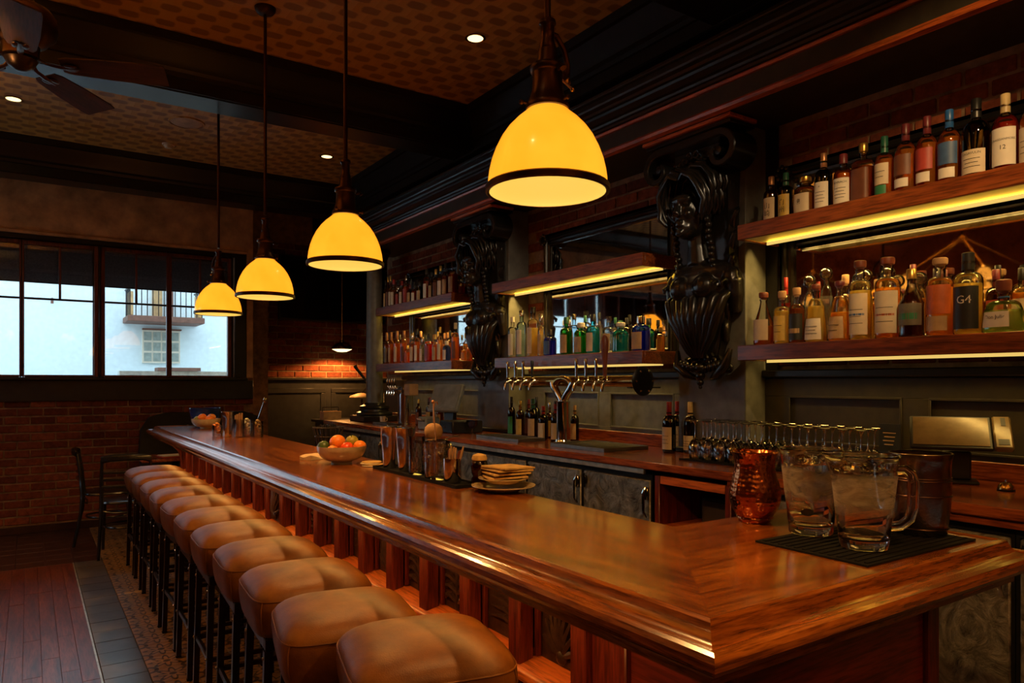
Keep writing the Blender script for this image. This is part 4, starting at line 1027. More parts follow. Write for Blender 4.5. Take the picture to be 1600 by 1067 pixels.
fill_ch3 = dup(ch, (-1.75, 5.6, 2.45), .2, 'added brass arm chandelier, unseen left of the window, to brighten wall and ceiling')  # unseen copy, added to light the far wall and ceiling

# alcove: wall television, small brass pendant, table
tv = thing('television', 'large black flat television on the brick alcove wall', 'television', (3.32, YR-.015, 2.68))
obj('housing', bx(-.72, .72, -.075, -.03, -.41, .41, .008), M['blackplastic'], tv); obj('screen', bx(-.70, .70, -.079, -.0755, -.39, .39), M['screen'], tv); obj('wall_bracket', bx(-.2, .2, -.029, 0, -.15, .15), M['blackmetal'], tv)
sc = thing('brass_pendant', 'small brass pendant lamp lighting the alcove bricks beside the round column', 'lamp', (3.33, 8.86, 1.90))
obj('shade', MB().lathe([(.13,0),(.135,.005),(.125,.04),(.09,.075),(.04,.09),(.03,.12),(0,.12)], 24).mesh('s', 50), M['brass'], sc)
obj('diffuser', MB().lathe([(0,-.035),(.06,-.03),(.10,-.012),(.128,.002)], 24), M['lampglow'], sc)
obj('rod', MB().tube([(0,0,.12),(0,0,ZC-1.90-.02)], .007, 8), M['brass'], sc); obj('ceiling_canopy', MB().lathe([(0,-.02),(.05,-.018),(.055,-.001),(0,-.001)], 16, tr(0,0,ZC-1.90)), M['brass'], sc)
lamp('SPOT', 'pendant_bulb', sc, (0,0,-.05), 42, (1,.42,.10), spot_size=radians(160), spot_blend=.3, shadow_soft_size=.04)

# ================================================================== FAR CORNER: table, chairs, bench
tb = thing('small_table', 'small wooden dining table beyond the end of the bar by the brick wall', 'table', (1.20, 7.74, 0))
obj('tabletop', bx(-.33, .33, -.28, .28, .725, .755, .008), M['counter_y'], tb); obj('column', MB().tube([(0,0,.05),(0,0,.724)], .035, 10), M['blackmetal'], tb)
obj('base', MB().lathe([(0,0),(.22,0),(.22,.012),(.06,.04),(0,.04)], 24), M['blackmetal'], tb)
t = thing('menu_book', 'red covered menu lying on the small table beyond the bar', 'book', (1.20, 7.64, .756), .15)
obj('cover', bx(-.16, .16, -.11, .11, 0, .012, .002), M['redbook'], t); obj('pages', bx(-.15, .155, -.10, .10, .0125, .019), M['paper'], t)
def chair(loc, rz, lab):
    t = thing('bentwood_chair', lab, 'chair', loc, rz, 'black bentwood chairs by the far table')   # faces +Y
    m = M['chairwood']
    obj('seat', MB().loft([sup(.20,.20,3,24,.445), sup(.21,.21,3,24,.455), sup(.205,.205,3,24,.468), sup(.19,.19,3,24,.472)]).mesh('seat',50), m, t)
    for s_ in (-1, 1):
        obj('leg', MB().tube([(s_*.17,.15,.446),(s_*.18,.175,.2),(s_*.185,.19,0)], [.016,.014,.012], 8), m, t)
        obj('back_post', MB().tube([(s_*.205,-.27,0),(s_*.19,-.215,.30),(s_*.185,-.205,.46),(s_*.185,-.22,.66),(s_*.18,-.245,.83)], [.013,.016,.017,.015,.012], 8), m, t)
    obj('top_rail', MB().tube([(s_*.01*a, -.245-b, z) for s_, a, b, z in ((1,-18,0,.83),(1,-12,.028,.845),(1,0,.04,.85),(1,12,.028,.845),(1,18,0,.83))], .017, 8, sq=1.7), m, t)
    for z in (.60, .66, .72): obj('slat', MB().tube([(-.183,-.224,z),(0,-.255,z),(.183,-.224,z)], .009, 6, sq=1.6), m, t)
    obj('stretcher', MB().tube([(.17*cos(a), .17*sin(a)-.01, .24) for a in [2*pi*i/20 for i in range(20)]], .009, 6, True), m, t)
    obj('seat_brace', MB().tube([(-.19,-.21,.40),(-.10,-.17,.37),(.10,-.17,.37),(.19,-.21,.40)], .008, 6), m, t)
    return t
c1 = chair((.71, 7.10, 0), radians(-6), 'black slat back chair next to the farthest stool, back turned to the bar stools')
dup(c1, (.62, 7.72, 0), radians(-95), 'black slat back chair against the brick wall, partly behind the nearer chair')
bn_ = thing('bench_seat', 'black upholstered bench with high rounded back against the brick wall', 'bench', (1.55, 8.30, 0))
obj('base', bx(-.55, .60, -.24, .14, .004, .36, .01), M['blackwood'], bn_); obj('seat_cushion', bx(-.54, .59, -.26, .04, .362, .46, .03), M['leatherblack'], bn_)
obj('backrest', MB().loft([[(x, y, z) for x, z in [(-.55,.46),(-.60,.7),(-.58,.98),(-.50,1.11),(-.35,1.155),(.45,1.155),(.60,1.10),(.62,.46)]] for y in (.05, .155)]), M['leatherblack'], bn_)
pm = thing('pepper_mill', 'pale wooden pepper mill standing on the small far table', 'mill', (1.34, 7.90, .756))
obj('body', MB().lathe([(0,0),(.034,0),(.034,.02),(.026,.05),(.022,.10),(.028,.16),(.030,.19),(0,.19)], 16), M['cloth'], pm); obj('head', MB().lathe([(0,.191),(.026,.191),(.033,.21),(.030,.235),(.014,.25),(.012,.26),(.018,.275),(.010,.29),(0,.29)], 16), M['cloth'], pm)

# ================================================================== THINGS ON THE BAR
ZT = ZB+.0008
def bowl_prof(r, h, foot=.45, th=.006):
    o_ = [(0,0),(r*foot,0),(r*foot,.008),(r*foot*1.05,.012)]+[(r*(foot+(1-foot)*sin(a)), .012+(h-.012)*(1-cos(a))) for a in [pi/2*i/7 for i in range(1, 8)]]
    i_ = [(max(0, r*(foot+(1-foot)*sin(a))-th), .012+th+(h-.012-th)*(1-cos(a))) for a in [pi/2*i/7 for i in range(7, -1, -1)]]
    return o_+i_+[(0,.012+th)]
mt = thing('rubber_mat', 'black rubber bar mat under the water pitchers at the bar end', 'mat', (1.80, 1.035, ZT), radians(16))
ca = [(-.262,.01),(-.03,-.176),(.262,.02),(.05,.20)]
mt.rotation_euler = (0,0,0); ca = [(-.244,.155),(-.250,-.148),(.246,-.155),(.246,.150)]
obj('base', MB().prism(ca, 0, .004), M['rubber'], mt)
ri = MB()
for k in range(13):
    y = -.135+.0225*k; ri.box(-.235, .235, y-.004, y+.004, .0042, .0065)
obj('ribs', ri, M['rubber'], mt, kind='stuff')
cj = thing('copper_jug', 'hammered copper jug standing at the inner corner of the bar', 'jug', (1.786, 1.368, ZT))
pf = [(0,0),(.044,0),(.047,.004),(.046,.012),(.052,.018),(.066,.040),(.0735,.065),(.0745,.085),(.070,.110),(.062,.138),(.0575,.160),(.0580,.180),(.063,.198),(.069,.206),(.067,.208)]
obj('body', MB().lathe(pf+[(r-.003, z+.001) for r, z in pf[::-1] if z > .02]+[(0,.02)], 40).mesh('jug', 50), M['copper'], cj)
obj('foot_ring', MB().lathe([(.047,.012),(.053,.013),(.052,.017),(.0475,.016)], 32), M['copper'], cj)
# handle lies behind the jug, towards the aisle
obj('handle', MB().tube([(.060,.0,.185),(.088,.0,.180),(.102,.0,.145),(.100,0,.105),(.082,0,.070)], [.006,.007,.007,.007,.005], 8), M['copper'], cj, rot=(0,0,radians(62)))
def pitcher(loc, rz, lab, H=.228, R1=.080, R0=.056, fogz=(.080,.188)):
    t = thing('glass_pitcher', lab, 'pitcher', loc, rz, 'glass water pitchers on the mat')
    o_ = [(0,0),(R0-.003,0),(R0,.003),(R0+.001,.020)]
    zz = [.03,.06,.09,.12,.15,.18,.205,H-.006]
    rr = lambda z: R0+(R1-R0)*(z/H)**1.15
    o_ += [(rr(z), z) for z in zz]+[(R1+.002, H-.003),(R1, H)]
    i_ = [(R1-.004, H-.002)]+[(rr(z)-.0045, z) for z in zz[::-1] if z > .035]+[(R0-.006,.028),(R0-.012,.022),(0,.021)]
    mb_ = MB().lathe(o_+i_, 40)
    vs = []                                                   # pouring lip pulled out on the far side
    for (x, y, z) in mb_.v:
        a = atan2(y, x); k = max(0, cos(a-pi))**14*max(0, (z-H*.74)/(H*.26))
        vs.append((x-k*.020, y, z+k*.004))
    mb_.v = vs
    obj('body', mb_.mesh('pitcher', 50), M['glass'], t)
    wp = [(0,.0222),(R0-.013,.0228),(R0-.0068,.029)]+[(rr(z)-.0053, z) for z in zz if .035 < z < .19]+[(rr(.19)-.0053,.19),(0,.19)]
    obj('water', MB().lathe(wp, 40).mesh('water', 50), M['water'], t)
    obj('condensation', MB().lathe([(rr(z)+.0009, z) for z in [fogz[0]+(fogz[1]-fogz[0])*i/6 for i in range(7)]], 40, a0=radians(22), a1=radians(338)).mesh('fog', 60), M['fog'], t)
    for k in range(7):
        a = 2.4*k; r = .018+.028*((k*37) % 10)/10
        obj('ice_cube', bx(-.013,.013,-.013,.013,-.012,.012,.003), M['ice'], t, (r*cos(a), r*sin(a), .196+.006*(k % 3)), (.5*k, .3*k, k))
    hp = [(rr(.185)-.001,0,.190),(R1+.016,0,.192),(R1+.030,0,.180),(R1+.035,0,.160),(R1+.033,0,.10),(R1+.026,0,.072),(R1+.006,0,.055),(rr(.045)-.001,0,.052)]
    obj('handle', MB().tube(hp, [.009,.009,.010,.010,.010,.010,.010,.009], 10, sq=1.3).mesh('handle', 60), M['glass'], t)
    return t
pitcher((1.704, .985, ZT+.0068), radians(-42), 'clear glass water pitcher with handle, foremost on the black mat')
pitcher((1.748, 1.158, ZT+.0068), radians(38), 'clear glass water pitcher with ice, behind the foremost pitcher')
M['pewter'] = plain('dark_bronzed_pewter', (.27,.20,.13), .22, 1, var=.1, bmp=.15, nscale=25)
pc = thing('metal_cup', 'ringed pewter barrel cup standing at the right of the glass pitchers', 'cup', (1.995, .995, ZT+.0068))
pf = [(0,0),(.060,0),(.063,.004),(.066,.03),(.0705,.06),(.073,.10),(.0735,.13),(.072,.165),(.073,.195),(.078,.214),(.077,.216)]
obj('body', MB().lathe(pf+[(r-.003, z) for r, z in pf[::-1] if z > .01]+[(0,.01)], 40).mesh('cup', 50), M['pewter'], pc)
for z, r in ((.018,.0655),(.105,.0738),(.145,.0735),(.151,.0733)): obj('ring', MB().tube([(r*cos(a), r*sin(a), z) for a in [2*pi*i/40 for i in range(40)]], .0018, 6, True), M['bronze'], pc)

def plate(loc, r, lab):
    t = obj('side_plate', MB().lathe([(0,0),(r*.55,0),(r*.6,.004),(r*.75,.010),(r,.020),(r,.0225),(r*.95,.0225),(r*.74,.014),(r*.6,.009),(0,.008)], 40).mesh('plate', 50), M['plate'], None, loc)
    return tag(t, lab, 'plate', 'stacked plates')
px, py = 1.50, 2.29
plate((px, py, ZT), .122, 'large ivory plate, bottom of the stack on the bar edge')
plate((px+.02, py+.03, ZT+.0235), .098, 'smaller ivory plate, topmost of the stack on the bar edge')
for k in range(4):
    t = obj('napkin', MB().loft([[(x, y, z+.004*sin(9*x+k)) for x, y in ((-.075,-.07),(.075,-.075),(.08,.07),(-.07,.075))] for z in (0, .006)]), M['napkin'], None, (px+.022+.004*k, py+.032-.003*k, ZT+.0235+.024+.0115*k), (0, 0, .15*k-.3))
    tag(t, 'folded yellow cloth napkin, %s in the pile on the plates' % ('lowest', 'second from below', 'second from top', 'topmost')[k], 'napkin', 'yellow napkins')

# bar station: rail tray with shakers, mixing glasses, muddlers
rt = thing('bar_rail_tray', 'long narrow black rubber tray under the shaker tins on the bar', 'tray', (1.425, 2.83, ZT), 0)
obj('base', bx(-.055, .055, -.40, .40, 0, .006, .002), M['rubber'], rt); obj('lip', MB().box(-.058, -.0555, -.40, .40, 0, .013).box(.0555, .058, -.40, .40, 0, .013).box(-.055, .055, -.4025, -.4003, 0, .013).box(-.055, .055, .4003, .4025, 0, .013), M['rubber'], rt)
ZR = ZT+.0068
def tin(x, y, lab, h=.178, r=.044):
    t = thing('shaker_tin', lab, 'shaker', (x, y, ZR), 0, 'steel shaker tins')
    pf = [(0,.002),(.030,0),(.0315,.003),(.033,.05),(r-.002,h*.75),(r,h-.004),(r+.0012,h-.002),(r,h),(r-.0015,h-.001),(r-.003,h*.7),(.030,.008),(0,.008)]
    obj('body', MB().lathe(pf, 28).mesh('tin', 50), M['steel'], t)
    return t
tin(1.415, 3.14, 'tall steel shaker tin at the far end of the rubber tray', .198)
tin(1.423, 2.99, 'tall steel shaker tin, second on the rubber tray', .198)
tin(1.465, 3.07, 'steel shaker tin standing behind the first two tins', .190)
mg = thing('cut_glass_tumbler', 'slim cut glass mixing beaker between the shaker tins and the big mixing glass', 'glass', (1.420, 2.865, ZR))
obj('body', MB().lathe([(0,0),(.033,0),(.035,.004),(.037,.165),(.0345,.165),(.031,.014),(0,.012)], 18).mesh('g', 25), M['wineglass'], mg)
ft = MB()
for k in range(14):
    for j in range(6): ft.ball((.0362*cos(2*pi*(k+.5*(j % 2))/14), .0362*sin(2*pi*(k+.5*(j % 2))/14), .02+.022*j), (.004,.004,.007), 6, 4)
obj('cut_facets', ft, M['wineglass'], mg, kind='stuff')
mx = thing('mixing_glass', 'large diamond cut mixing glass with steel base on the rubber tray', 'glass', (1.425, 2.685, ZR))
obj('body', MB().lathe([(0,0),(.050,0),(.053,.004),(.054,.06),(.056,.150),(.058,.156),(.055,.156),(.051,.06),(.048,.016),(0,.014)], 36).mesh('g', 50), M['wineglass'], mx)
fc = MB()
for k in range(22):
    for j in range(5):
        a = 2*pi*(k+.5*(j % 2))/22; fc.ball((.0555*cos(a), .0555*sin(a), .078+.016*j), (.006,.006,.008), 4, 2)
obj('diamond_cuts', fc.mesh('cuts', 0), M['wineglass'], mx, kind='stuff')
sp = thing('bar_spoon', 'twisted copper bar spoon standing in the mixing glass with a wooden ball', 'spoon', (1.432, 2.70, ZR+.016))
obj('shaft', MB().tube([(0,0,0),(.004,.02,.16),(.008,.05,.30)], .0025, 6), M['cap_copper'], sp); obj('knob', MB().ball((.0085,.052,.305), .008, 10, 8), M['cap_copper'], sp); obj('bowl', MB().ball((0,0,.003), (.010,.010,.003), 8, 6), M['cap_copper'], sp)
bl_ = thing('wooden_ball_mallet', 'round brown wooden mallet head with a thin copper stem above the tray', 'mallet', (1.50, 2.86, ZR))
obj('handle', MB().tube([(0,0,0),(0,0,.155)], .011, 8), M['redwoodcap'], bl_); obj('head', MB().lathe([(0,.150),(.020,.150),(.036,.163),(.042,.185),(.038,.205),(.024,.218),(.012,.222),(0,.222)], 20).mesh('h', 60), M['cork'], bl_)
obj('stem', MB().tube([(0,0,.222),(.0,.0,.29),(.006,0,.315),(.016,0,.318),(.020,0,.305)], .0032, 6), M['cap_copper'], bl_)
sc_ = thing('stick_cup', 'smooth steel cup holding wooden muddlers and straws on the tray', 'cup', (1.420, 2.545, ZR))
obj('body', MB().lathe([(0,0),(.034,0),(.036,.003),(.037,.098),(.035,.098),(.033,.006),(0,.006)], 28).mesh('c', 50), M['steel'], sc_)
for k in range(9):
    a = 2*pi*k/9; t = obj('stick', MB().tube([(.014*cos(a),.014*sin(a),.0065),(.030*cos(a+.4)+.012,.030*sin(a+.4)-.01,.13+.008*(k % 3))], .0038, 6), M['cork'] if k % 3 else M['redwoodcap'], sc_)
ab = thing('amber_jar', 'squat red amber glass bottle with orange slices beside the stacked plates', 'jar', (1.475, 2.425, ZR-.006))
obj('body', MB().lathe([(0,0),(.030,0),(.032,.004),(.033,.030),(.026,.042),(.032,.054),(.0345,.085),(.030,.100),(.026,.104),(0,.104)], 24).mesh('j', 60), GL['amber'], ab); obj('filling', MB().lathe([(0,.002),(.030,.004),(.031,.028),(.024,.042),(.030,.054),(.032,.082),(0,.082)], 24), LQ['red'], ab)
obj('lid', MB().lathe([(0,.105),(.029,.105),(.031,.112),(.026,.124),(.010,.130),(0,.130)], 24), M['napkin'], ab)
tg = thing('julep_strainer', 'perforated steel strainer lying across the mixing glass', 'strainer', (1.425, 2.685, ZR+.158), .3)
obj('bowl', MB().lathe([(0,-.006),(.030,-.002),(.046,.004),(.047,.006),(.044,.006),(.029,.001),(0,-.003)], 20), M['steel'], tg); obj('handle', MB().tube([(.044,0,.005),(.08,0,.010),(.13,0,.016)], [.005,.006,.008], 8, sq=.3), M['steel'], tg)

# fruit bowls
fb = obj('fruit_bowl', MB().lathe(bowl_prof(.124,.088,.42), 40).mesh('bowl', 50), M['ceramic'], None, (1.325, 3.53, ZT)); tag(fb, 'cream ceramic bowl heaped with oranges and limes on the bar', 'bowl', 'cream fruit bowls')
def fruit(kind, mat, loc, r, lab, grp, sq=.95):
    t = thing(kind, lab, 'fruit', loc, R.random()*6, grp); t.rotation_euler.x = R.uniform(-.5,.5)
    obj('peel', MB().lathe([(0,-r*sq)]+[(r*cos(a)*(1+.02*sin(3*a)), r*sq*sin(a)) for a in [-pi/2+pi*i/10 for i in range(1, 10)]]+[(0,r*sq*.97)], 18).mesh('fruit', 70), M[mat], t)
    obj('stem_button', MB().lathe([(0,r*sq*.965),(.005,r*sq*.965),(.004,r*sq+.002),(0,r*sq+.003)], 8), M['lime'], t)
bx0, by0 = 1.325, 3.53
fruit('orange', 'orange', (bx0-.015, by0+.018, ZT+.103), .042, 'large orange on top of the near fruit bowl', 'citrus in the near bowl')
fruit('lime', 'lime', (bx0-.078, by0+.049, ZT+.080), .031, 'dark green lime at the left of the near fruit bowl', 'citrus in the near bowl', 1.1)
fruit('lime', 'lemon', (bx0+.064, by0+.022, ZT+.102), .034, 'yellow green lime at the back right of the near fruit bowl', 'citrus in the near bowl', 1.05)
fruit('orange', 'redfruit', (bx0+.010, by0-.050, ZT+.078), .034, 'red orange at the front of the near fruit bowl', 'citrus in the near bowl')
fruit('orange', 'orange', (bx0+.080, by0-.045, ZT+.083), .033, 'small orange at the front right of the near fruit bowl', 'citrus in the near bowl')
fruit('orange', 'orange', (bx0-.060, by0-.036, ZT+.067), .030, 'small orange at the front left of the near fruit bowl', 'citrus in the near bowl')
fb2 = obj('fruit_bowl', MB().lathe(bowl_prof(.124,.085,.40), 32).mesh('bowl', 50), M['ceramic'], None, (1.315, 6.86, ZT)); tag(fb2, 'cream ceramic bowl of oranges near the window end of the bar', 'bowl', 'cream fruit bowls')
for k, (dx, dy, dz, m_) in enumerate(((-.03,.0,.095,'orange'),(.05,.02,.092,'orangecut'),(.02,-.055,.080,'orange'),(-.06,.05,.072,'lemon'))):
    fruit('orange', m_, (1.315+dx, 6.86+dy, ZT+dz), .038, ('orange on the top left of the far fruit bowl', 'pale cut orange at the right of the far fruit bowl', 'orange at the front of the far fruit bowl', 'pale lemon at the back left of the far fruit bowl')[k], 'citrus in the far bowl')
bb = thing('blue_bowl', 'cobalt blue glazed bowl behind the far fruit bowl', 'bowl', (1.36, 7.13, ZT))
obj('body', MB().lathe(bowl_prof(.138,.17,.5), 32).mesh('bowl', 50), M['blue'], bb); obj('rim', MB().tube([(.137*cos(a), .137*sin(a), .170) for a in [2*pi*i/32 for i in range(32)]], .004, 6, True), M['blue'], bb)
t = thing('folded_cloth', 'crumpled cream cloth lying left of the near fruit bowl', 'cloth', (1.285, 3.80, ZT), .4)
obj('fold', MB().loft([[(x, -.045+.09*j, .004+.022*abs(sin(17*x+2*j)) + .016*j*(1-j)) for x in [-.075+.15*i/10 for i in range(11)]]+[(x, -.045+.09*j, 0) for x in [.075-.15*i/10 for i in range(11)]] for j in (0, .25, .5, .75, 1)]).mesh('cloth', 70), M['cloth'], t)
for k in range(4):
    c = obj('coaster', MB().lathe([(0,0),(.048,0),(.049,.002),(.048,.0045),(0,.0045)], 28), M['napkin'] if k % 2 else M['paper'], None, (1.40+.012*(k % 2), 3.32+.01*k, ZT+.0049*k)); tag(c, 'round coaster, %s of the small stack right of the near fruit bowl' % ('lowest', 'second lowest', 'second highest', 'topmost')[k], 'coaster', 'stack of coasters')
wb = thing('straw_basket', 'dark wire basket full of black straws behind the fruit bowl', 'basket', (1.44, 4.05, ZT))
wk = MB()
for k in range(18): a = 2*pi*k/18; wk.tube([(.048*cos(a),.048*sin(a),.0),(.088*cos(a),.088*sin(a),.155)], .0025, 5)
for z, r in ((.003,.048),(.05,.061),(.10,.075),(.152,.088)): wk.tube([(r*cos(a), r*sin(a), z) for a in [2*pi*i/28 for i in range(28)]], .0028, 5, True)
obj('wire_frame', wk, M['wick'], wb); obj('base', MB().lathe([(0,0),(.046,0),(.046,.004),(0,.004)], 20), M['wick'], wb)
for k in range(34):
    a = R.random()*6.28; r = .060*sqrt(R.random())
    obj('straw', MB().tube([(r*.6*cos(a), r*.6*sin(a), .005), (r*cos(a), r*sin(a), R.uniform(.150,.172))], .0042, 6), M['blackplastic'], wb)
# far group: tin, jars with garnishes and a spoon
t = tin(1.245, 5.70, 'steel shaker tin beside the garnish jars on the far bar', .19); t.location.z = ZT
for k, (x, y, h, col_, lab) in enumerate(((1.305,5.60,.135,'cork','glass jar of cinnamon sticks among the far garnish jars'),(1.375,5.64,.13,'white','glass jar with pale mixed garnish at the far bar, behind the others'),(1.43,5.55,.12,'label_tan','glass jar of brown spices, rightmost of the far garnish jars'),(1.20,5.83,.085,'orangecut','small glass of peel strips left of the far shaker tin'))):
    t = thing('garnish_jar', lab, 'jar', (x, y, ZT), 0, 'garnish jars on the far bar')
    obj('jar', MB().lathe([(0,0),(.036,0),(.038,.004),(.038,h),(.0355,h),(.034,.008),(0,.007)], 24).mesh('j', 50), M['wineglass'], t)
    g = MB()
    for q in range(12):
        a = q*2.4; r = .024*sqrt((q+.5)/12)
        if k == 0: g.tube([(r*cos(a), r*sin(a), .009), (r*1.3*cos(a), r*1.3*sin(a), h+.03+.008*(q % 3))], .005, 6)
        else: g.ball((r*cos(a), r*sin(a), .025+h*.9*((q*5) % 12)/12), (.014,.012,.010), 7, 5)
    obj('filling', g.mesh('fill', 60), M[col_], t, kind='stuff')
t = thing('long_spoon', 'steel spoon leaning out of the garnish jars on the far bar', 'spoon', (1.372, 5.635, ZT+.055))
t.location = (1.405, 5.60, ZT+.002)
obj('shaft', MB().tube([(0,0,0),(.035,-.02,.14),(.07,-.035,.255)], .004, 6), M['chrome'], t); obj('bowl', MB().ball((.078,-.039,.275), (.012,.010,.024), 10, 8), M['chrome'], t)

# ================================================================== BOTTLES
SHP = dict(  # body height, shoulder height, neck radius factor, squareness, cap height, cap kind
    whisky=(.60,.12,.36,2,.15), port=(.56,.17,.34,2,.13), sq=(.62,.10,.34,5,.14), slope=(.50,.27,.34,2,.12), wine=(.56,.18,.36,2,.20),
    tall=(.66,.10,.40,2,.10), squat=(.62,.16,.42,2.6,.16), dj=(.50,.12,.28,2.6,.24), bell=(.46,.30,.30,2,.10), slim=(.58,.16,.38,2,.14), flat=(.64,.10,.32,4,.16), cone=(.40,.40,.34,2,.12))
def bprof(shape, H, r, inset=0, top=None):
    bh, sh, nf, p, ch = SHP[shape]; rn = r*nf; body = H*(1-ch)
    b, s_ = H*bh, min(H*sh, body-H*bh-.004)
    pr = [(0, 0, p), (r*.88, 0, p), (r*.985, .004, p), (r, .010, p)]
    n = 3
    if shape == 'dj': pr += [(r*1.0, b*.3, p), (r*.93, b*.75, p), (r*.82, b, p)]; r1 = r*.82
    elif shape == 'bell': pr += [(r*.97, b*.4, p), (r*.88, b*.8, p), (r*.80, b, p)]; r1 = r*.80
    else: pr += [(r, b, p)]; r1 = r
    for i in range(1, 6):
        t = i/5; q = t*pi/2
        rr = rn+(r1-rn)*(cos(q) if shape not in ('slope', 'cone') else (1-t)**1.25); z = b+s_*(sin(q) if shape not in ('slope', 'cone') else t)
        pr.append((rr, z, p+(2-p)*t))
    pr += [(rn*.98, body-.012, 2), (rn*1.12, body-.010, 2), (rn*1.12, body-.002, 2), (rn*.9, body, 2), (0, body, 2)]
    if inset:
        q = []
        for i, a in enumerate(pr):
            rr = max(0, a[0]-inset); z = a[1]+(inset*1.6 if i < 4 else 0)
            if z > top: 
                q.append((q[-1][0]*.985 if q else rr, top, a[2])); break
            q.append((rr, z, a[2]))
        q.append((0, top, 2)); pr = q
    return pr, (bh, sh, rn, p, ch, body)
def bottle(name, loc, H, Wd, shape, glass, liq, lab, cap, label, group, txt=None, fill=.62, rz=None, lz=(.10,.88), neck=None, lines=0, lab2=None, capk='cap', arc=58):
    r = Wd/2/(1.0 if SHP[shape][3] < 4 else 1.04)
    t = thing(name, label, 'bottle', loc, radians(-90)+(R.uniform(-.18,.18) if rz is None else rz), group)
    pr, (bh, sh, rn, p, ch, body) = bprof(shape, H, r)
    obj('glass', MB().lathe(pr, 24).mesh('glass', 55), GL[glass], t)
    if liq: obj('spirit', MB().lathe(bprof(shape, H, r, .0028, H*fill)[0], 20).mesh('spirit', 55), LQ[liq], t)
    def strip(z0, z1, a, mat, nm, rr=None):
        rr = (rr or r)+.0007
        k = .0
        if shape in ('dj', 'bell'): rr = None
        zs = [z0+(z1-z0)*i/4 for i in range(5)]
        def rad(z):
            if rr: return rr
            for (r0,q0,_), (r1,q1,_) in zip(pr[3:], pr[4:]):
                if q0 <= z <= q1: return r0+(r1-r0)*(z-q0)/max(1e-6,q1-q0)+.0007
            return r
        return obj(nm, MB().lathe([(rad(z), z, p) for z in zs], 14, a0=radians(-90-a), a1=radians(-90+a)).mesh('label', 60), M[mat], t)
    z0, z1 = H*bh*lz[0], H*bh*lz[1]
    lo = None
    if lab: lo = strip(z0, z1, arc, lab, 'label')
    if lab2: strip(lab2[1]*H*bh, lab2[2]*H*bh, arc*.75, lab2[0], 'small_label')
    if lines and lab:
        m = MB()
        for k in range(lines):
            z = z1-(z1-z0)*(.40+.5*k/max(1,lines)); a = radians(arc*(.62-.14*(k % 2)))
            m.lathe([(r+.0012, z, p), (r+.0012, z+.0022, p)], 10, a0=-pi/2-a, a1=-pi/2+a)
        obj('printed_lines', m.mesh('lines', 0, False), M['ink'], t)
    if txt:
        for s_, size, fz, col in txt:
            obj('lettering', text_mb(s_, size, r*(1 if p < 4 else 3)+.0013 if p < 4 else None, z=z0+(z1-z0)*fz, y=-r-.0015).mesh('lettering', 0), M[col], t)
    if neck: strip(body-H*.10, body-.016, 178, neck, 'neck_band', rn)
    cz = body-.004
    if capk == 'cap': pc_ = [(rn*1.16, cz-.004), (rn*1.18, cz), (rn*1.14, H-.002), (rn*1.02, H), (0, H)]
    elif capk == 'long': pc_ = [(rn*1.06, cz-H*.10), (rn*1.10, cz-H*.098), (rn*1.08, H-.002), (rn*.98, H), (0, H)]
    elif capk == 'stop': pc_ = [(rn*.86, cz+.001), (rn*.9, cz+.006), (rn*1.35, cz+.010), (rn*1.45, (cz+H)/2+.004), (rn*1.40, H-.003), (rn*1.2, H), (0, H)]
    elif capk == 'ball': pc_ = [(rn*.7, cz+.001)]+[(max(.001, .031*cos(a)), H-.031+.031*sin(a)) for a in [-1.2+2.7*i/9 for i in range(10)]]+[(0, H)]
    else: pc_ = [(rn*1.02, cz), (rn*1.1, cz+.004), (rn*.6, cz+.008), (rn*.35, H*.97), (rn*.25, H), (0, H)]
    obj('stopper' if capk in ('stop', 'ball') else 'cap', MB().lathe(pc_, 16).mesh('cap', 45), M['cap_'+cap], t)
    return t
ORD = ['first','second','third','fourth','fifth','sixth','seventh','eighth','ninth','tenth','eleventh','twelfth','thirteenth','fourteenth','fifteenth','sixteenth','seventeenth','eighteenth']
G1 = 'whisky bottles on the upper right shelf'
zu, zl = 2.2855, 1.6685
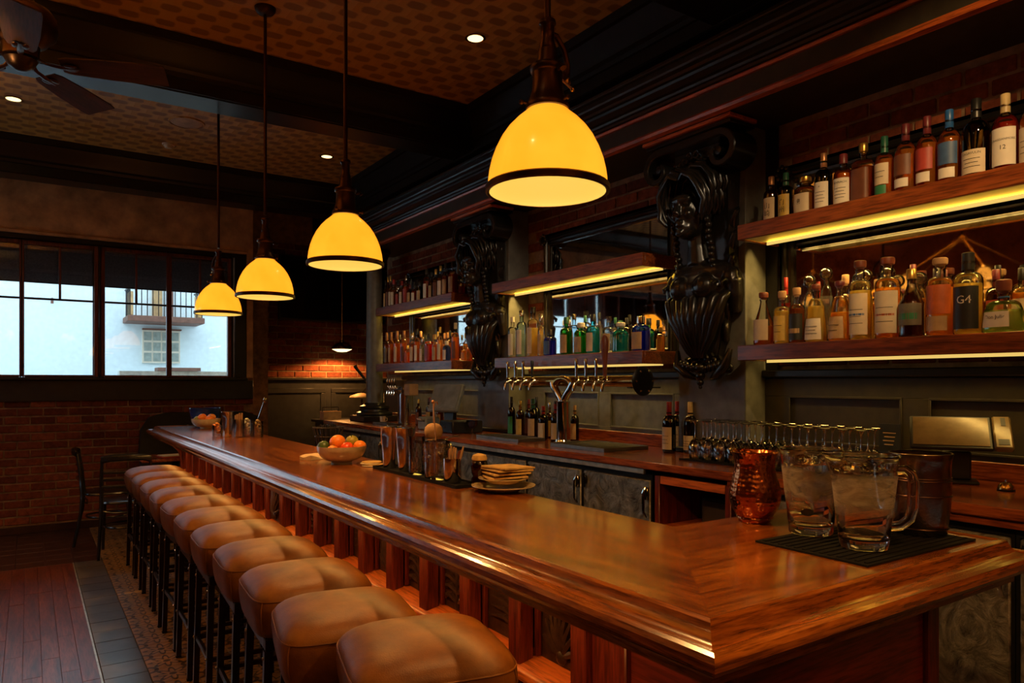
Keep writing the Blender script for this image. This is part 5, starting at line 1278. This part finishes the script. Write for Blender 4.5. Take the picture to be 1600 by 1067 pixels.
UR = [ # Y, H, W, shape, glass, liquid, label, cap, text, extra, description
 (2.297,.237,.075,'whisky','amber','brown','paper','copper',[('山',.034,.52,'ink'),('崎',.034,.18,'ink')],{},'brown whisky bottle, cream label with two large black characters, copper cap, next to the corbel'),
 (2.212,.236,.073,'whisky','green','brown','label_yellow','green',[('白',.034,.54,'ink'),('州',.034,.20,'ink')],dict(capk='long'),'green whisky bottle, yellow label with two black characters, second from the corbel'),
 (2.105,.190,.096,'squat','clear','amber','paper','gold',[('響',.044,.34,'ink')],dict(capk='stop',fill=.55),'squat amber decanter with pale label, one large black character and wide gold stopper'),
 (2.007,.279,.082,'port','green','brown','white','copper',[('*',.020,.74,'ink')],dict(lines=4,capk='long'),'green whisky bottle with tall plain white label and copper capsule'),
 (1.907,.249,.086,'whisky','clear','amber','white','maroon',[('BENRIACH',.0135,.80,'ink')],dict(lines=4),'amber whisky bottle with white label lettered across the top, short maroon cap'),
 (1.811,.272,.090,'flat','clear','brown','label_brown','gold',None,dict(neck=None,capk='stop',fill=.60),'broad dark amber whisky bottle with brown label and square gold stopper'),
 (1.715,.276,.079,'whisky','clear','amber','paper','green',None,dict(lab2=('label_green',.06,.34),lz=(.36,.92),lines=2,capk='long',neck='gold'),'amber whisky bottle with cream label ending in a green band, thin green cap'),
 (1.623,.303,.088,'port','clear','amber','label_brown','maroon',None,dict(lab2=('white',.16,.38),lz=(.46,.98),capk='long',neck='gold'),'amber whisky bottle with brown label over a white slip, dark maroon capsule'),
 (1.534,.309,.085,'port','clear','amber','label_red','maroon',None,dict(lab2=('white',.16,.40),lz=(.46,.98),capk='long',neck='gold'),'amber whisky bottle with red oval label over a white slip, maroon capsule'),
 (1.446,.309,.086,'port','clear','amber','label_blue','blue',None,dict(lab2=('white',.14,.38),lz=(.46,.98),capk='long',neck='gold'),'amber whisky bottle with blue label over a white slip, bright blue capsule'),
 (1.345,.321,.100,'port','dark','brown','paper','black',[('LAGAVULIN',.013,.80,'ink')],dict(lz=(.10,.62),neck='label_red',lines=3,capk='long'),'large dark green whisky bottle with cream lower label and red neck seal'),
 (1.242,.306,.091,'port','clear','red','white','cream',[('CRAGGANMORE',.0115,.66,'ink'),('12',.024,.42,'ink')],dict(lz=(.14,.98),lines=0,capk='long'),'reddish whisky bottle with tall white label marked 12 and cream capsule'),
 (1.150,.30,.085,'port','clear','gold','paper','gold',None,dict(lines=3),'golden whisky bottle cut by the right edge, last on the upper right shelf')]
for i, (y, H, w, sh_, g, lq, lb, cp, tx, ex, ds) in enumerate(UR):
    bottle('whisky_bottle', (3.13, y, zu), H, w, sh_, g, lq, lb, cp, ds, G1, tx, **ex)
for i, y in enumerate((1.585,1.49,1.395)):
    bottle('whisky_bottle', (3.245, y, zu), .235, .072, 'whisky', 'clear', 'gold', 'label_yellow', 'gold', 'small golden bottle behind the upper right shelf whisky row, %s of three from left' % ORD[i], G1)
G2 = 'tequila bottles on the lower right shelf'
LRS = [
 (2.328,.268,.098,'cone','clear','amber','paper','wood',None,dict(lz=(.22,1.2),capk='stop',fill=.36),'sloping clear bottle with plain cream label and red brown stopper, next to the corbel'),
 (2.219,.264,.080,'whisky','clear','pale','label_yellow','cork',None,dict(capk='stop',lines=2),'clear tequila bottle with yellowish label and pale cork stopper'),
 (2.137,.272,.075,'whisky','clear','brown','label_black','cork',None,dict(capk='stop',arc=85,lab2=('label_tan',.30,.44)),'dark labelled tequila bottle with a tan stripe and cork stopper'),
 (2.034,.277,.101,'bell','clear','pale','white','wood',None,dict(capk='stop',lines=3),'rounded clear tequila bottle with white label and domed brown stopper'),
 (1.913,.278,.101,'bell','clear','gold','label_tan','maroon',None,dict(capk='stop',lines=2,fill=.48),'rounded golden tequila bottle with tan label and domed dark stopper'),
 (1.815,.358,.092,'tall','clear','pale','paper','wood',None,dict(capk='stop',lines=3,lab2=('label_blue',.46,.50),arc=70),'tall straight tequila bottle with pale label and thin blue stripe'),
 (1.690,.355,.101,'tall','clear','gold','paper','wood',None,dict(capk='stop',lines=3,lab2=('label_orange',.42,.46),arc=70),'tall straight tequila bottle with pale label and thin orange stripe'),
 (1.588,.291,.098,'slope','smoke','brown','label_grey','gold',None,dict(arc=85,lab2=('label_green',.52,.70),lz=(.35,.98),capk='cap'),'brown long necked bottle with dull grey label and green mark'),
 (1.472,.321,.100,'tall','clear','gold','label_orange','cork',None,dict(capk='stop',arc=75,lz=(.42,.98),lab2=('label_tan',.10,.38)),'straight golden tequila bottle with orange upper label and glass stopper'),
 (1.366,.327,.104,'tall','clear','pale','label_black','black',[('G4',.045,.60,'white')],dict(arc=60,lines=0,capk='long'),'pale tequila bottle with black arched label lettered in white, ringed black cap'),
 (1.240,.205,.135,'dj','clear','lime','white','wood',[('Don Julio',.020,.55,'ink')],dict(capk='stop',neck='cap_blue',lz=(.20,.78),arc=40,lines=0,fill=.42),'squat rounded tequila bottle with oval white label and blue collar'),
 (1.122,.26,.088,'bell','clear','pale','label_tan','black',None,dict(lines=4,arc=80),'patterned bottle cut by the right edge, last on the lower right shelf')]
for i, (y, H, w, sh_, g, lq, lb, cp, tx, ex, ds) in enumerate(LRS):
    bottle('tequila_bottle', (3.11, y, zl), H, w, sh_, g, lq, lb, cp, ds, G2, tx, **ex)
BK = [(2.286,.350,.050,'slim','clear','red','cap_red','red','long','slender red capped bottle at the back, behind the sloping clear bottle'),
 (2.150,.345,.074,'bell','clear','clear',None,'glass','ball','clear decanter with large round glass ball stopper, left one of the back pair'),
 (2.060,.372,.080,'bell','clear','clear',None,'glass','ball','clear decanter with large round glass ball stopper, right one of the back pair'),
 (1.961,.324,.066,'whisky','clear','gold','label_tan','cork','stop','golden bottle with cork stopper behind the rounded golden bottle'),
 (1.86,.335,.076,'bell','clear','pale',None,'glass','ball','glass ball stoppered decanter behind the tall blue striped bottle'),
 (1.755,.335,.076,'bell','clear','gold',None,'glass','ball','glass ball stoppered decanter between the two tall straight bottles'),
 (1.645,.330,.060,'slim','clear','brown','label_red','maroon','long','slim dark bottle behind the brown long necked bottle'),
 (1.545,.300,.070,'whisky','clear','amber','paper','black','cap','amber bottle with black cap in the back row near the orange labelled bottle'),
 (1.425,.322,.060,'slim','clear','pale','label_black','black','long','pale bottle with ringed black cap just behind the black labelled bottle'),
 (1.317,.265,.070,'whisky','amber','brown','label_red','maroon','long','dark red capped bottle behind the squat blue collared bottle'),
 (1.225,.260,.070,'whisky','clear','gold','paper','black','cap','golden bottle with black cap behind the squat blue collared bottle')]
for (y, H, w, sh_, g, lq, lb, cp, ck, ds) in BK: bottle('tequila_bottle', (3.235, y, zl), H, w, sh_, g, lq, lb, cp, ds, G2, capk=ck)
G3 = 'gin and vodka bottles on the lower middle shelf'
MLS = [(4.635,.317,.070,'tall','clear','clear','white','white','cap','frosted clear vodka bottle with white label, farthest left on the gin shelf'),
 (4.512,.357,.078,'tall','pale','clear','white','silver','cap','clear vodka bottle with pale blue tinted label and silver cap, second on the gin shelf'),
 (4.362,.370,.085,'tall','clear','pale','paper','black','cap','tall pale yellow frosted bottle with dark cap, tallest on the gin shelf'),
 (4.256,.312,.056,'slim','clear','clear','label_tan','silver','cap','thin clear bottle with tan label right of the tallest frosted bottle'),
 (4.150,.190,.082,'flat','blue','blue','label_blue','black','cap','small deep blue square bottle on the gin shelf'),
 (3.963,.266,.088,'whisky','lgreen','green','label_tan','green','cap','bright green gin bottle with tan label'),
 (3.801,.215,.090,'squat','lgreen','lime','label_tan','white','stop','green gin bottle with large tan label, beside the bright green one'),
 (3.675,.262,.092,'whisky','teal','teal','paper','black','cap','tall teal gin bottle with cream side label'),
 (3.520,.237,.078,'whisky','clear','clear','label_tan','glass','stop','clear gin bottle with glass stopper behind the big tap handle'),
 (3.406,.190,.099,'squat','teal','teal',None,'white','stop','wide turquoise gin bottle without label'),
 (3.223,.215,.105,'squat','blue','blue','label_tan','silver','cap','rounded blue gin bottle with tan label, nearest the corbel')]
for (y, H, w, sh_, g, lq, lb, cp, ck, ds) in MLS: bottle('gin_bottle', (3.12, y, zl), H, w, sh_, g, lq, lb, cp, ds, G3, capk=ck, fill=.58 if lq != 'clear' else .5, arc=50)
for (y, H, w, g, lq, lb, cp, ds) in ((3.894,.278,.050,'green','lime','label_tan','green','slim green bottle in the back row between the two green gins'),(3.744,.287,.048,'clear','clear','white','black','slim clear bottle with black cap in the back row by the teal gin'),(3.47,.230,.056,'dark','brown','label_black','black','black bottle in the back row behind the turquoise gin'),
    (3.33,.214,.055,'pale','clear','white','cork','pale bottle with cork behind the turquoise gin'),(3.17,.150,.052,'clear','gold','label_yellow','gold','small golden bottle at the mirror end of the gin shelf'),(4.07,.26,.05,'clear','clear','white','silver','slim clear bottle behind the small blue square bottle'),(4.43,.33,.055,'clear','pale','paper','black','slim frosted bottle behind the tallest frosted bottle')):
    bottle('gin_bottle', (3.235, y, zl), H, w, 'slim', g, lq, lb, cp, ds, G3)
G4 = 'liqueur bottles on the upper left shelf'
zm = 2.2525
DK = [('dark','brown','label_tan','black'),('amber','brown','label_tan','maroon'),('clear','brown','paper','red'),('amber','brown','label_brown','gold'),('clear','red','white','black'),('clear','red','label_red','silver'),('clear','brown','white','gold')]
LUS = [(6.985,.290,.046),(6.925,.319,.046),(6.86,.321,.044),(6.78,.277,.068),(6.68,.200,.052),(6.586,.238,.060),(6.485,.283,.070),(6.40,.180,.060),(6.30,.175,.068),(6.19,.180,.062),(6.05,.289,.066),(5.95,.245,.060),(5.865,.262,.060),(5.775,.282,.060),(5.68,.295,.066),(5.545,.290,.084)]
lk = ['dark','brown','brown','black','red topped','silver capped','slim necked','squat','squat red','short red','gold topped','amber','brown gold topped','white labelled','black capped','large red capped']
for i, (y, H, w) in enumerate(LUS):
    g, lq, lb, cp = DK[(i*3+i//5) % 7]
    if i >= 14: g, lq, lb, cp = ('clear','red','label_tan','black')
    bottle('liqueur_bottle', (3.10, y, zm), H, w, ('whisky','slim','port','squat','flat')[(i*2) % 5] if H < .25 else ('whisky','slim','port')[i % 3], g, lq, lb, cp, '%s liqueur bottle, %s from the round column on the upper left shelf' % (lk[i], ORD[i]), G4, arc=62, fill=.6)
for i, (y, H, w, g) in enumerate(((6.95,.30,.05,'amber'),(6.72,.27,.06,'dark'),(6.50,.25,.06,'clear'),(6.25,.27,.055,'amber'),(6.081,.294,.055,'amber'),(5.924,.263,.05,'clear'),(5.72,.25,.055,'dark'))):
    bottle('liqueur_bottle', (3.225, y, zm), H, w, 'whisky', g, 'brown', 'label_tan', 'black', 'dark bottle in the back row, %s from the round column on the upper left shelf' % ORD[i], G4)
for i, (x, y, r) in enumerate(((3.20,5.60,.05),(3.14,5.49,.05),(3.24,5.50,.045),(3.16,5.455,.0)) ):
    if r: bottle('mini_decanter', (x, y+(-.03 if i else .03), zm), .115+.012*i, .062-.004*i, 'squat', 'clear', 'red', None, 'glass', 'small red decanter with glass stopper on the upper left shelf end, ' + ('farther one','nearest one','behind the other two')[i], G4, capk='stop', fill=.5)
G5 = 'amber bottles on the lower left shelf'
LLS = [(6.955,.328,.066,'slim','clear','brown','label_grey','copper'),(6.845,.327,.064,'slim','clear','amber','label_tan','copper'),(6.70,.330,.071,'slim','clear','amber','paper','copper'),(6.54,.324,.070,'slim','clear','amber','label_brown','copper'),(6.455,.175,.060,'squat','clear','orange','label_orange','gold'),(6.345,.291,.058,'whisky','clear','brown','paper','silver'),(6.248,.322,.060,'slim','clear','amber','white','black'),(6.13,.238,.062,'whisky','pale','clear','white','silver'),(5.995,.265,.082,'flat','clear','red','label_red','black'),(5.875,.250,.062,'whisky','clear','amber','label_tan','gold'),(5.785,.311,.056,'slim','clear','gold','paper','gold'),(5.660,.180,.070,'squat','blue','clear','white','white'),(5.500,.331,.068,'slim','clear','orange','label_brown','cream')]
ld = ['brown','amber','pale labelled amber','brown labelled','squat orange','silver capped brown','white labelled','small clear','square red','gold capped','slender golden','squat blue white labelled','tall orange']
for i, (y, H, w, sh_, g, lq, lb, cp) in enumerate(LLS):
    bottle('spirit_bottle', (3.10, y, zl), H, w, sh_, g, lq, lb, cp, '%s spirit bottle, %s from the round column on the lower left shelf' % (ld[i], ORD[i]), G5, arc=55, capk='long' if cp == 'copper' else 'cap')
for i, (y, H, w, lq) in enumerate(((6.90,.31,.055,'amber'),(6.62,.30,.06,'brown'),(6.415,.314,.066,'brown'),(6.264,.292,.05,'amber'),(6.06,.29,.05,'gold'),(5.932,.268,.05,'gold'),(5.822,.284,.05,'amber'),(5.56,.14,.06,'gold'),(5.47,.16,.055,'orange'))):
    bottle('spirit_bottle', (3.225, y, zl), H, w, 'whisky', 'clear', lq, 'paper' if i % 2 else 'label_tan', ('black','gold','copper')[i % 3], '%s bottle in the back row, %s from the round column on the lower left shelf' % (lq, ORD[i]), G5)

# ================================================================== THINGS ON THE BACK COUNTER
G6 = 'speed bottles behind the beer taps'
SB = [(4.62,3.10,.30,.060,'dark','brown','label_green','black'),(4.50,3.10,.27,.066,'amber','brown','label_yellow','gold'),(4.43,3.20,.30,.060,'dark','brown','label_tan','black'),(4.335,3.10,.29,.076,'dark','green','label_tan','green'),(4.25,3.19,.26,.058,'amber','brown','label_yellow','silver'),(4.18,3.08,.24,.074,'dark','brown','paper','red'),(4.12,3.20,.25,.060,'amber','brown','label_tan','gold'),(4.06,3.10,.28,.062,'amber','red','label_brown','black'),(3.985,3.04,.26,.058,'dark','brown','paper','red'),(4.56,3.22,.28,.06,'amber','brown','label_brown','maroon'),(3.93,3.17,.25,.06,'dark','brown','label_tan','cork')]
sd = ['dark bottle with bright green label, far left','brown bottle with tall yellow label','black bottle behind the yellow labelled one','green necked dark bottle with broad tan label','brown bottle with narrow yellow label','dark bottle with large cream label and red cap','brown gold capped bottle behind the cream labelled one','red brown bottle with dark label','dark red capped bottle right beside the chrome tower','brown maroon capped bottle at the back left','dark cork stoppered bottle behind the chrome tower']
for (y, x, H, w, g, lq, lb, cp), d_ in zip(SB, sd): bottle('liqueur_bottle', (x, y, ZT), H, w, 'port', g, lq, lb, cp, d_ + ', under the beer tap pipe', G6, arc=70, capk='long')
for i, (y, x, H, w, g, lb, cp) in enumerate(((6.12,3.16,.26,.062,'dark','label_tan','black'),(6.02,3.12,.27,.066,'amber','label_yellow','maroon'),(5.93,3.18,.30,.060,'dark','label_yellow','black'),(5.83,3.12,.24,.070,'clear','label_tan','silver'),(6.22,3.10,.25,.060,'amber','label_brown','gold'))):
    bottle('liqueur_bottle', (x, y, ZT), H, w, 'port', g, 'brown', lb, cp, ('dark bottle','brown yellow labelled bottle','tall dark bottle','silver capped tan labelled bottle','gold capped brown bottle')[i] + ' on the counter between the steel tap column and till', 'bottles beside the till', arc=70)
for i, (x, y, cp) in enumerate(((3.115,2.985,'red'),(3.235,3.03,'red'),(3.185,2.885,'cream'))):
    bottle('wine_bottle', (x, y, ZT), .297, .078, 'wine', 'dark', None, 'paper', cp, ('dark wine bottle with cream label and red capsule, front one on the back counter','dark wine bottle with red capsule behind the front wine bottle','dark wine bottle with cream capsule and low label by the wine glasses')[i], 'wine bottles on the back counter', lz=(.12,.90) if i < 2 else (.12,.62), lines=3, capk='long', arc=70)
# inverted wine glasses
gm = thing('glass_mat', 'black rubber mat under the upturned wine glasses on the back counter', 'mat', (3.02, 2.08, ZT))
obj('base', bx(-.145, .17, -.54, .60, 0, .005, .002), M['rubber'], gm); obj('edge_lip', MB().box(-.150,-.1455,-.54,.60,0,.009).box(.1705,.175,-.54,.60,0,.009), M['rubber'], gm)
def wineglass():
    t = thing('wine_glass', 'x', 'glass', (0,0,0), 0, 'upturned wine glasses on the back counter')
    obj('bowl', MB().lathe([(.029,0),(.034,.018),(.0375,.045),(.036,.070),(.027,.093),(.012,.107),(.0,.110),(.0,.108),(.0115,.1045),(.0262,.091),(.0352,.069),(.0367,.045),(.0332,.018),(.029,0)], 18).mesh('b', 70), M['wineglass'], t)
    obj('stem', MB().lathe([(.010,.1085),(.0045,.118),(.0036,.150),(.0045,.185),(.010,.1965)], 10).mesh('s', 70), M['wineglass'], t)
    obj('foot', MB().lathe([(0,.197),(.012,.197),(.034,.2035),(.035,.205),(.034,.206),(0,.206)], 20).mesh('f', 50), M['wineglass'], t)
    return t
wg = wineglass(); k = 0
for j in range(3):
    for i in range(12):
        x, y = 2.925+.088*j, 2.615-.083*i+.02*j
        lab = 'upturned wine glass, %s from the wine bottles in the %s row' % (ORD[i], ('front', 'middle', 'back')[j])
        if k == 0: wg.location = (x, y, ZT+.0055); wg['label'] = lab
        else: dup(wg, (x, y, ZT+.0055), 0, lab)
        k += 1
# drip trays, beer tower and tap pipe
M['drip'] = plain('dull_steel_tray', (.20,.19,.17), .45, .9)
def drip(y0, y1, x0, x1, lab):
    t = thing('drip_tray', lab, 'tray', (x0, y0, ZT), 0, 'steel drip trays')
    w_, L = x1-x0, y1-y0
    obj('tray', MB().box(0,w_,0,L,0,.006).box(0,.006,0,L,.0062,.022,.001).box(w_-.006,w_,0,L,.0062,.022,.001).box(.0062,w_-.0062,0,.006,.0062,.022,.001).box(.0062,w_-.0062,L-.006,L,.0062,.022,.001), M['drip'], t)
    g = MB()
    for k in range(int(L/.018)-1): g.box(.008, w_-.008, .012+.018*k, .022+.018*k, .014, .018)
    obj('grille', g.mesh('grille', 0), M['drip'], t, kind='stuff')
drip(4.05, 4.60, 2.77, 3.00, 'steel drip tray left of the chrome beer tower')
drip(3.20, 3.72, 2.80, 3.16, 'steel drip tray right of the chrome beer tower')
drip(6.28, 6.62, 2.80, 2.90, 'small steel drip tray under the left tap column')
bt = thing('beer_tower', 'chrome beer tower with long tap pipe and tall tap handles', 'tap', (2.965, 3.80, ZT))
obj('base_flange', MB().lathe([(0,0),(.075,0),(.075,.008),(.055,.014),(.050,.03),(0,.03)], 28), M['chrome'], bt)
obj('column', MB().lathe([(0,.031),(.046,.031),(.044,.06),(.044,.27),(.048,.275),(.048,.285),(0,.285)], 28), M['chrome'], bt)
for s_ in (-1, 1):
    obj('arm', MB().tube([(0,s_*.012,.286),(-.002,s_*.028,.31),(-.004,s_*.060,.345),(-.004,s_*.092,.375),(.004,s_*.105,.405)], [.026,.026,.025,.026,.030], 12).mesh('arm', 70), M['chrome'], bt)
obj('arch', MB().tube([(-.004, .092*cos(a), .385+.052*sin(a)) for a in [pi*i/10 for i in range(11)]], [.020]*11, 10).mesh('arch', 70), M['brass'], bt)
obj('tap_pipe', MB().tube([(.045,-.70,.418),(.045,.66,.418)], .034, 16).mesh('pipe', 50), M['brass'], bt)
obj('pipe_bracket', MB().box(.045,.30,.50,.53,.375,.383).box(.045,.30,-.60,-.57,.375,.383), M['blackmetal'], bt)
fl = obj('end_flange', MB().lathe([(0,0),(.085,0),(.088,.006),(.080,.014),(.05,.018),(0,.018)], 28, tr(.045,-.702,.418) @ Matrix.Rotation(pi/2, 4, 'X')), M['blackmetal'], bt)
for k in range(6):
    a = k*pi/3; obj('bolt', MB().ball((.045+.066*cos(a),-.722,.418+.066*sin(a)), .007, 8, 6), M['chrome'], fl)
for y in (4.41,4.31,4.21,4.10,3.61,3.515,3.415,3.335):
    big = y < 3.35; yy = y-3.80
    tp = obj('tap', MB().tube([(.020,yy,.418),(-.035,yy,.418),(-.060,yy,.400),(-.064,yy,.355)], [.013,.014,.013,.009], 10).mesh('tap', 60), M['chrome'], bt)
    obj('collar', MB().lathe([(0,.428),(.012,.428),(.016,.437),(.012,.447),(0,.447)], 12, tr(-.038,yy,0)), M['chrome'], tp)
    if big: obj('handle', MB().lathe([(0,.448),(.012,.448),(.014,.50),(.017,.56),(.022,.62),(.024,.66),(.018,.685),(.008,.70),(0,.70)], 14, tr(-.040,yy,0)).mesh('h', 50), M['redwoodcap'], tp)
    else: obj('handle', MB().lathe([(0,.448),(.009,.448),(.008,.47),(.011,.53),(.012,.555),(.008,.563),(0,.563)], 12, tr(-.040,yy,0)).mesh('h', 50), M['chrome'] if y != 4.10 else M['blackplastic'], tp)
lt = thing('tap_column', 'short brushed steel tap column with four chrome levers and wooden block', 'tap', (3.0, 6.36, ZT+.0))
lt.location = (3.02, 6.36, ZT)
obj('column', MB().lathe([(0,0),(.075,0),(.075,.01),(.066,.014),(.066,.30),(0,.30)], 28), M['steel'], lt); obj('head_box', bx(-.05,.05,-.08,.24,.301,.372,.006), M['steel'], lt); obj('wooden_block', bx(-.045,.05,-.20,-.082,.285,.395,.006), M['cork'], lt)
for k in range(4):
    y = .055+.055*k
    v_ = obj('lever', MB().tube([(-.055,y,.35),(-.075,y,.37),(-.085,y,.43),(-.075,y,.455)], [.008,.009,.011,.006], 8), M['chrome'], lt); obj('spout', MB().tube([(-.051,y,.33),(-.085,y,.325),(-.09,y,.285)], .008, 8), M['chrome'], v_)
# till
ps = thing('pos_terminal', 'grey touch screen till seen tilted on a black stand under the left shelf', 'till', (2.98, 5.42, ZT), radians(-70))
obj('base', bx(-.12,.12,-.10,.10,0,.025,.006), M['blackplastic'], ps); obj('stand', MB().loft([[(-.05,.06,.026),(.05,.06,.026),(.05,.0,.026),(-.05,.0,.026)],[(-.05,.05,.26),(.05,.05,.26),(.05,.02,.25),(-.05,.02,.25)]]), M['blackplastic'], ps)
TM = tr(0,-.01,.27) @ Matrix.Rotation(radians(-24), 4, 'X')
obj('monitor', MB().box(-.165,.165,-.03,.012,-.125,.125,.010,TM), M['greyplastic'], ps); obj('screen', MB().box(-.15,.15,-.034,-.0305,-.10,.115,0,TM), M['greyplastic'], ps); obj('rear_hump', MB().box(-.11,.11,.0125,.06,-.09,.08,.02,TM), M['blackplastic'], ps)
pr_ = thing('receipt_printer', 'grey receipt printer on the counter left of the till', 'printer', (2.90, 5.62, ZT))
obj('housing', bx(-.07,.07,-.08,.08,0,.11,.012), M['greyplastic'], pr_); obj('paper_slot', bx(-.072,-.0705,-.06,.06,.07,.085), M['blackplastic'], pr_); obj('paper', MB().loft([[(-.072,-.04,.078),(-.072,.04,.078)],[(-.092,-.04,.085),(-.092,.04,.085)],[(-.10,-.04,.10),(-.10,.04,.10)]], closed=False, caps=False), M['white'], pr_)
bxk = thing('cash_drawer', 'low black cash box on the counter right of the till', 'box', (2.88, 5.13, ZT))
obj('housing', bx(-.08,.20,-.12,.10,0,.10,.008), M['blackplastic'], bxk); obj('front_panel', bx(-.084,-.0805,-.11,.09,.01,.09), M['blackmetal'], bxk); obj('lock', MB().tube([(-.085,0,.05),(-.092,0,.05)], .008, 8), M['chrome'], bxk)
bg_ = thing('blue_goblet', 'blue tinted glass goblet on the counter between till and pilaster', 'glass', (2.93, 4.93, ZT))
obj('bowl', MB().lathe([(.010,.045),(.03,.055),(.045,.08),(.048,.11),(.046,.11),(.028,.058),(.008,.048)], 20), GL['blue'], bg_); obj('foot', MB().lathe([(0,0),(.032,0),(.030,.004),(.006,.01),(.005,.044),(0,.044)], 18), M['wineglass'], bg_)
cu_ = thing('white_cup', 'small cream cup left of the steel tap column', 'cup', (2.93, 6.55, ZT+.019)); obj('body', MB().lathe([(0,0),(.024,0),(.032,.07),(.029,.07),(.022,.006),(0,.006)], 18), M['ceramic'], cu_); obj('handle', MB().tube([(.03,0,.055),(.048,0,.05),(.048,0,.025),(.027,0,.018)], .004, 6), M['ceramic'], cu_)
cu_.location = (2.95, 6.72, ZT)
# tablet till on the right
tb_ = thing('tablet_stand', 'tan screened tablet till with card reader on a black stand at right', 'tablet', (3.16, 1.43, ZT), radians(-62))
obj('base', bx(-.075,.075,-.05,.09,0,.012,.004), M['blackplastic'], tb_); obj('post', bx(-.05,.05,.0,.05,.013,.13,.006), M['blackplastic'], tb_)
TM = tr(0,-.01,.205) @ Matrix.Rotation(radians(-48), 4, 'X')
obj('case', MB().box(-.17,.12,-.006,.012,-.092,.092,.005,TM), M['blackplastic'], tb_); obj('screen', MB().box(-.158,.108,-.0085,-.0065,-.078,.080,0,TM), M['tan_screen'], tb_)
rd = obj('card_reader', MB().box(.122,.185,-.016,.012,-.092,.088,.006,TM), M['tan_screen'], tb_); obj('card_slot', MB().box(.150,.166,-.0175,-.0165,.03,.075,0,TM).box(.135,.172,-.0175,-.0165,-.075,-.045,0,TM), M['blackplastic'], rd)
bell = thing('brass_bell', 'small brass counter bell beside the black tablet stand', 'bell', (3.08, 1.22, ZT)); obj('base', MB().lathe([(0,0),(.030,0),(.030,.006),(0,.006)], 18), M['blackmetal'], bell); obj('dome', MB().lathe([(.028,.0065),(.027,.018),(.018,.030),(0,.034)], 18), M['brass'], bell); obj('button', MB().lathe([(0,.0345),(.004,.0345),(.004,.042),(0,.043)], 8), M['chrome'], bell)
sk = thing('black_card', 'small black price card leaning on the panelled wall left of the tablet', 'sign', (XW-.068, 1.80, 1.146)); obj('card', bx(-.004,.003,-.05,.05,.0,.14), M['label_black'], sk); obj('foot', bx(-.02,.012,-.04,.04,.0,-.0005), M['blackplastic'], sk)
pm_ = MB()
for k in range(4): pm_.box(-.0048,-.0042,-.03+.004*k,.03-.006*(k % 2),.095-.018*k,.099-.018*k)
obj('printed_lines', pm_, M['label_tan'], sk)

# alcove stand with its lamp
hs = thing('host_stand', 'dark host stand in the alcove behind the end of the back counter', 'stand', (3.42, 8.55, 0)); obj('body', bx(-.48,.30,-.20,.20,.004,.99,.01), M['darkgrey'], hs); obj('top', bx(-.52,.34,-.23,.23,.992,1.025,.006), M['blackwood'], hs)
dlp = thing('reading_lamp', 'bronze reading lamp with flat shade and slanting arm on the host stand', 'lamp', (3.46, 8.52, 1.026))
obj('base', MB().lathe([(0,0),(.08,0),(.08,.012),(.015,.02),(0,.02)], 20), M['bronze'], dlp); obj('post', MB().tube([(0,0,.02),(0,0,.24)], .012, 8), M['bronze'], dlp); obj('shade', MB().lathe([(.15,.26),(.155,.265),(.14,.285),(.05,.315),(0,.32)], 24), M['label_tan'], dlp); obj('arm', MB().tube([(.06,-.10,.42),(-.08,-.03,.62),(-.10,-.02,.66)], [.014,.018,.022], 8).tube([(0,0,.32),(.06,-.10,.42)], .010, 8), M['blackmetal'], dlp)
cr = thing('wooden_caddy', 'small tan wooden caddy on the host stand', 'caddy', (3.05, 8.50, 1.026)); obj('box', MB().box(-.11,.11,-.07,.07,0,.012).box(-.11,.11,-.07,-.058,.0122,.10).box(-.11,.11,.058,.07,.0122,.10).box(-.11,-.098,-.0578,.0578,.0122,.10).box(.098,.11,-.0578,.0578,.0122,.10), M['cork'], cr); obj('handle', MB().tube([(-.10,0,.10),(-.10,0,.15),(.10,0,.15),(.10,0,.10)], .006, 6), M['blackmetal'], cr)
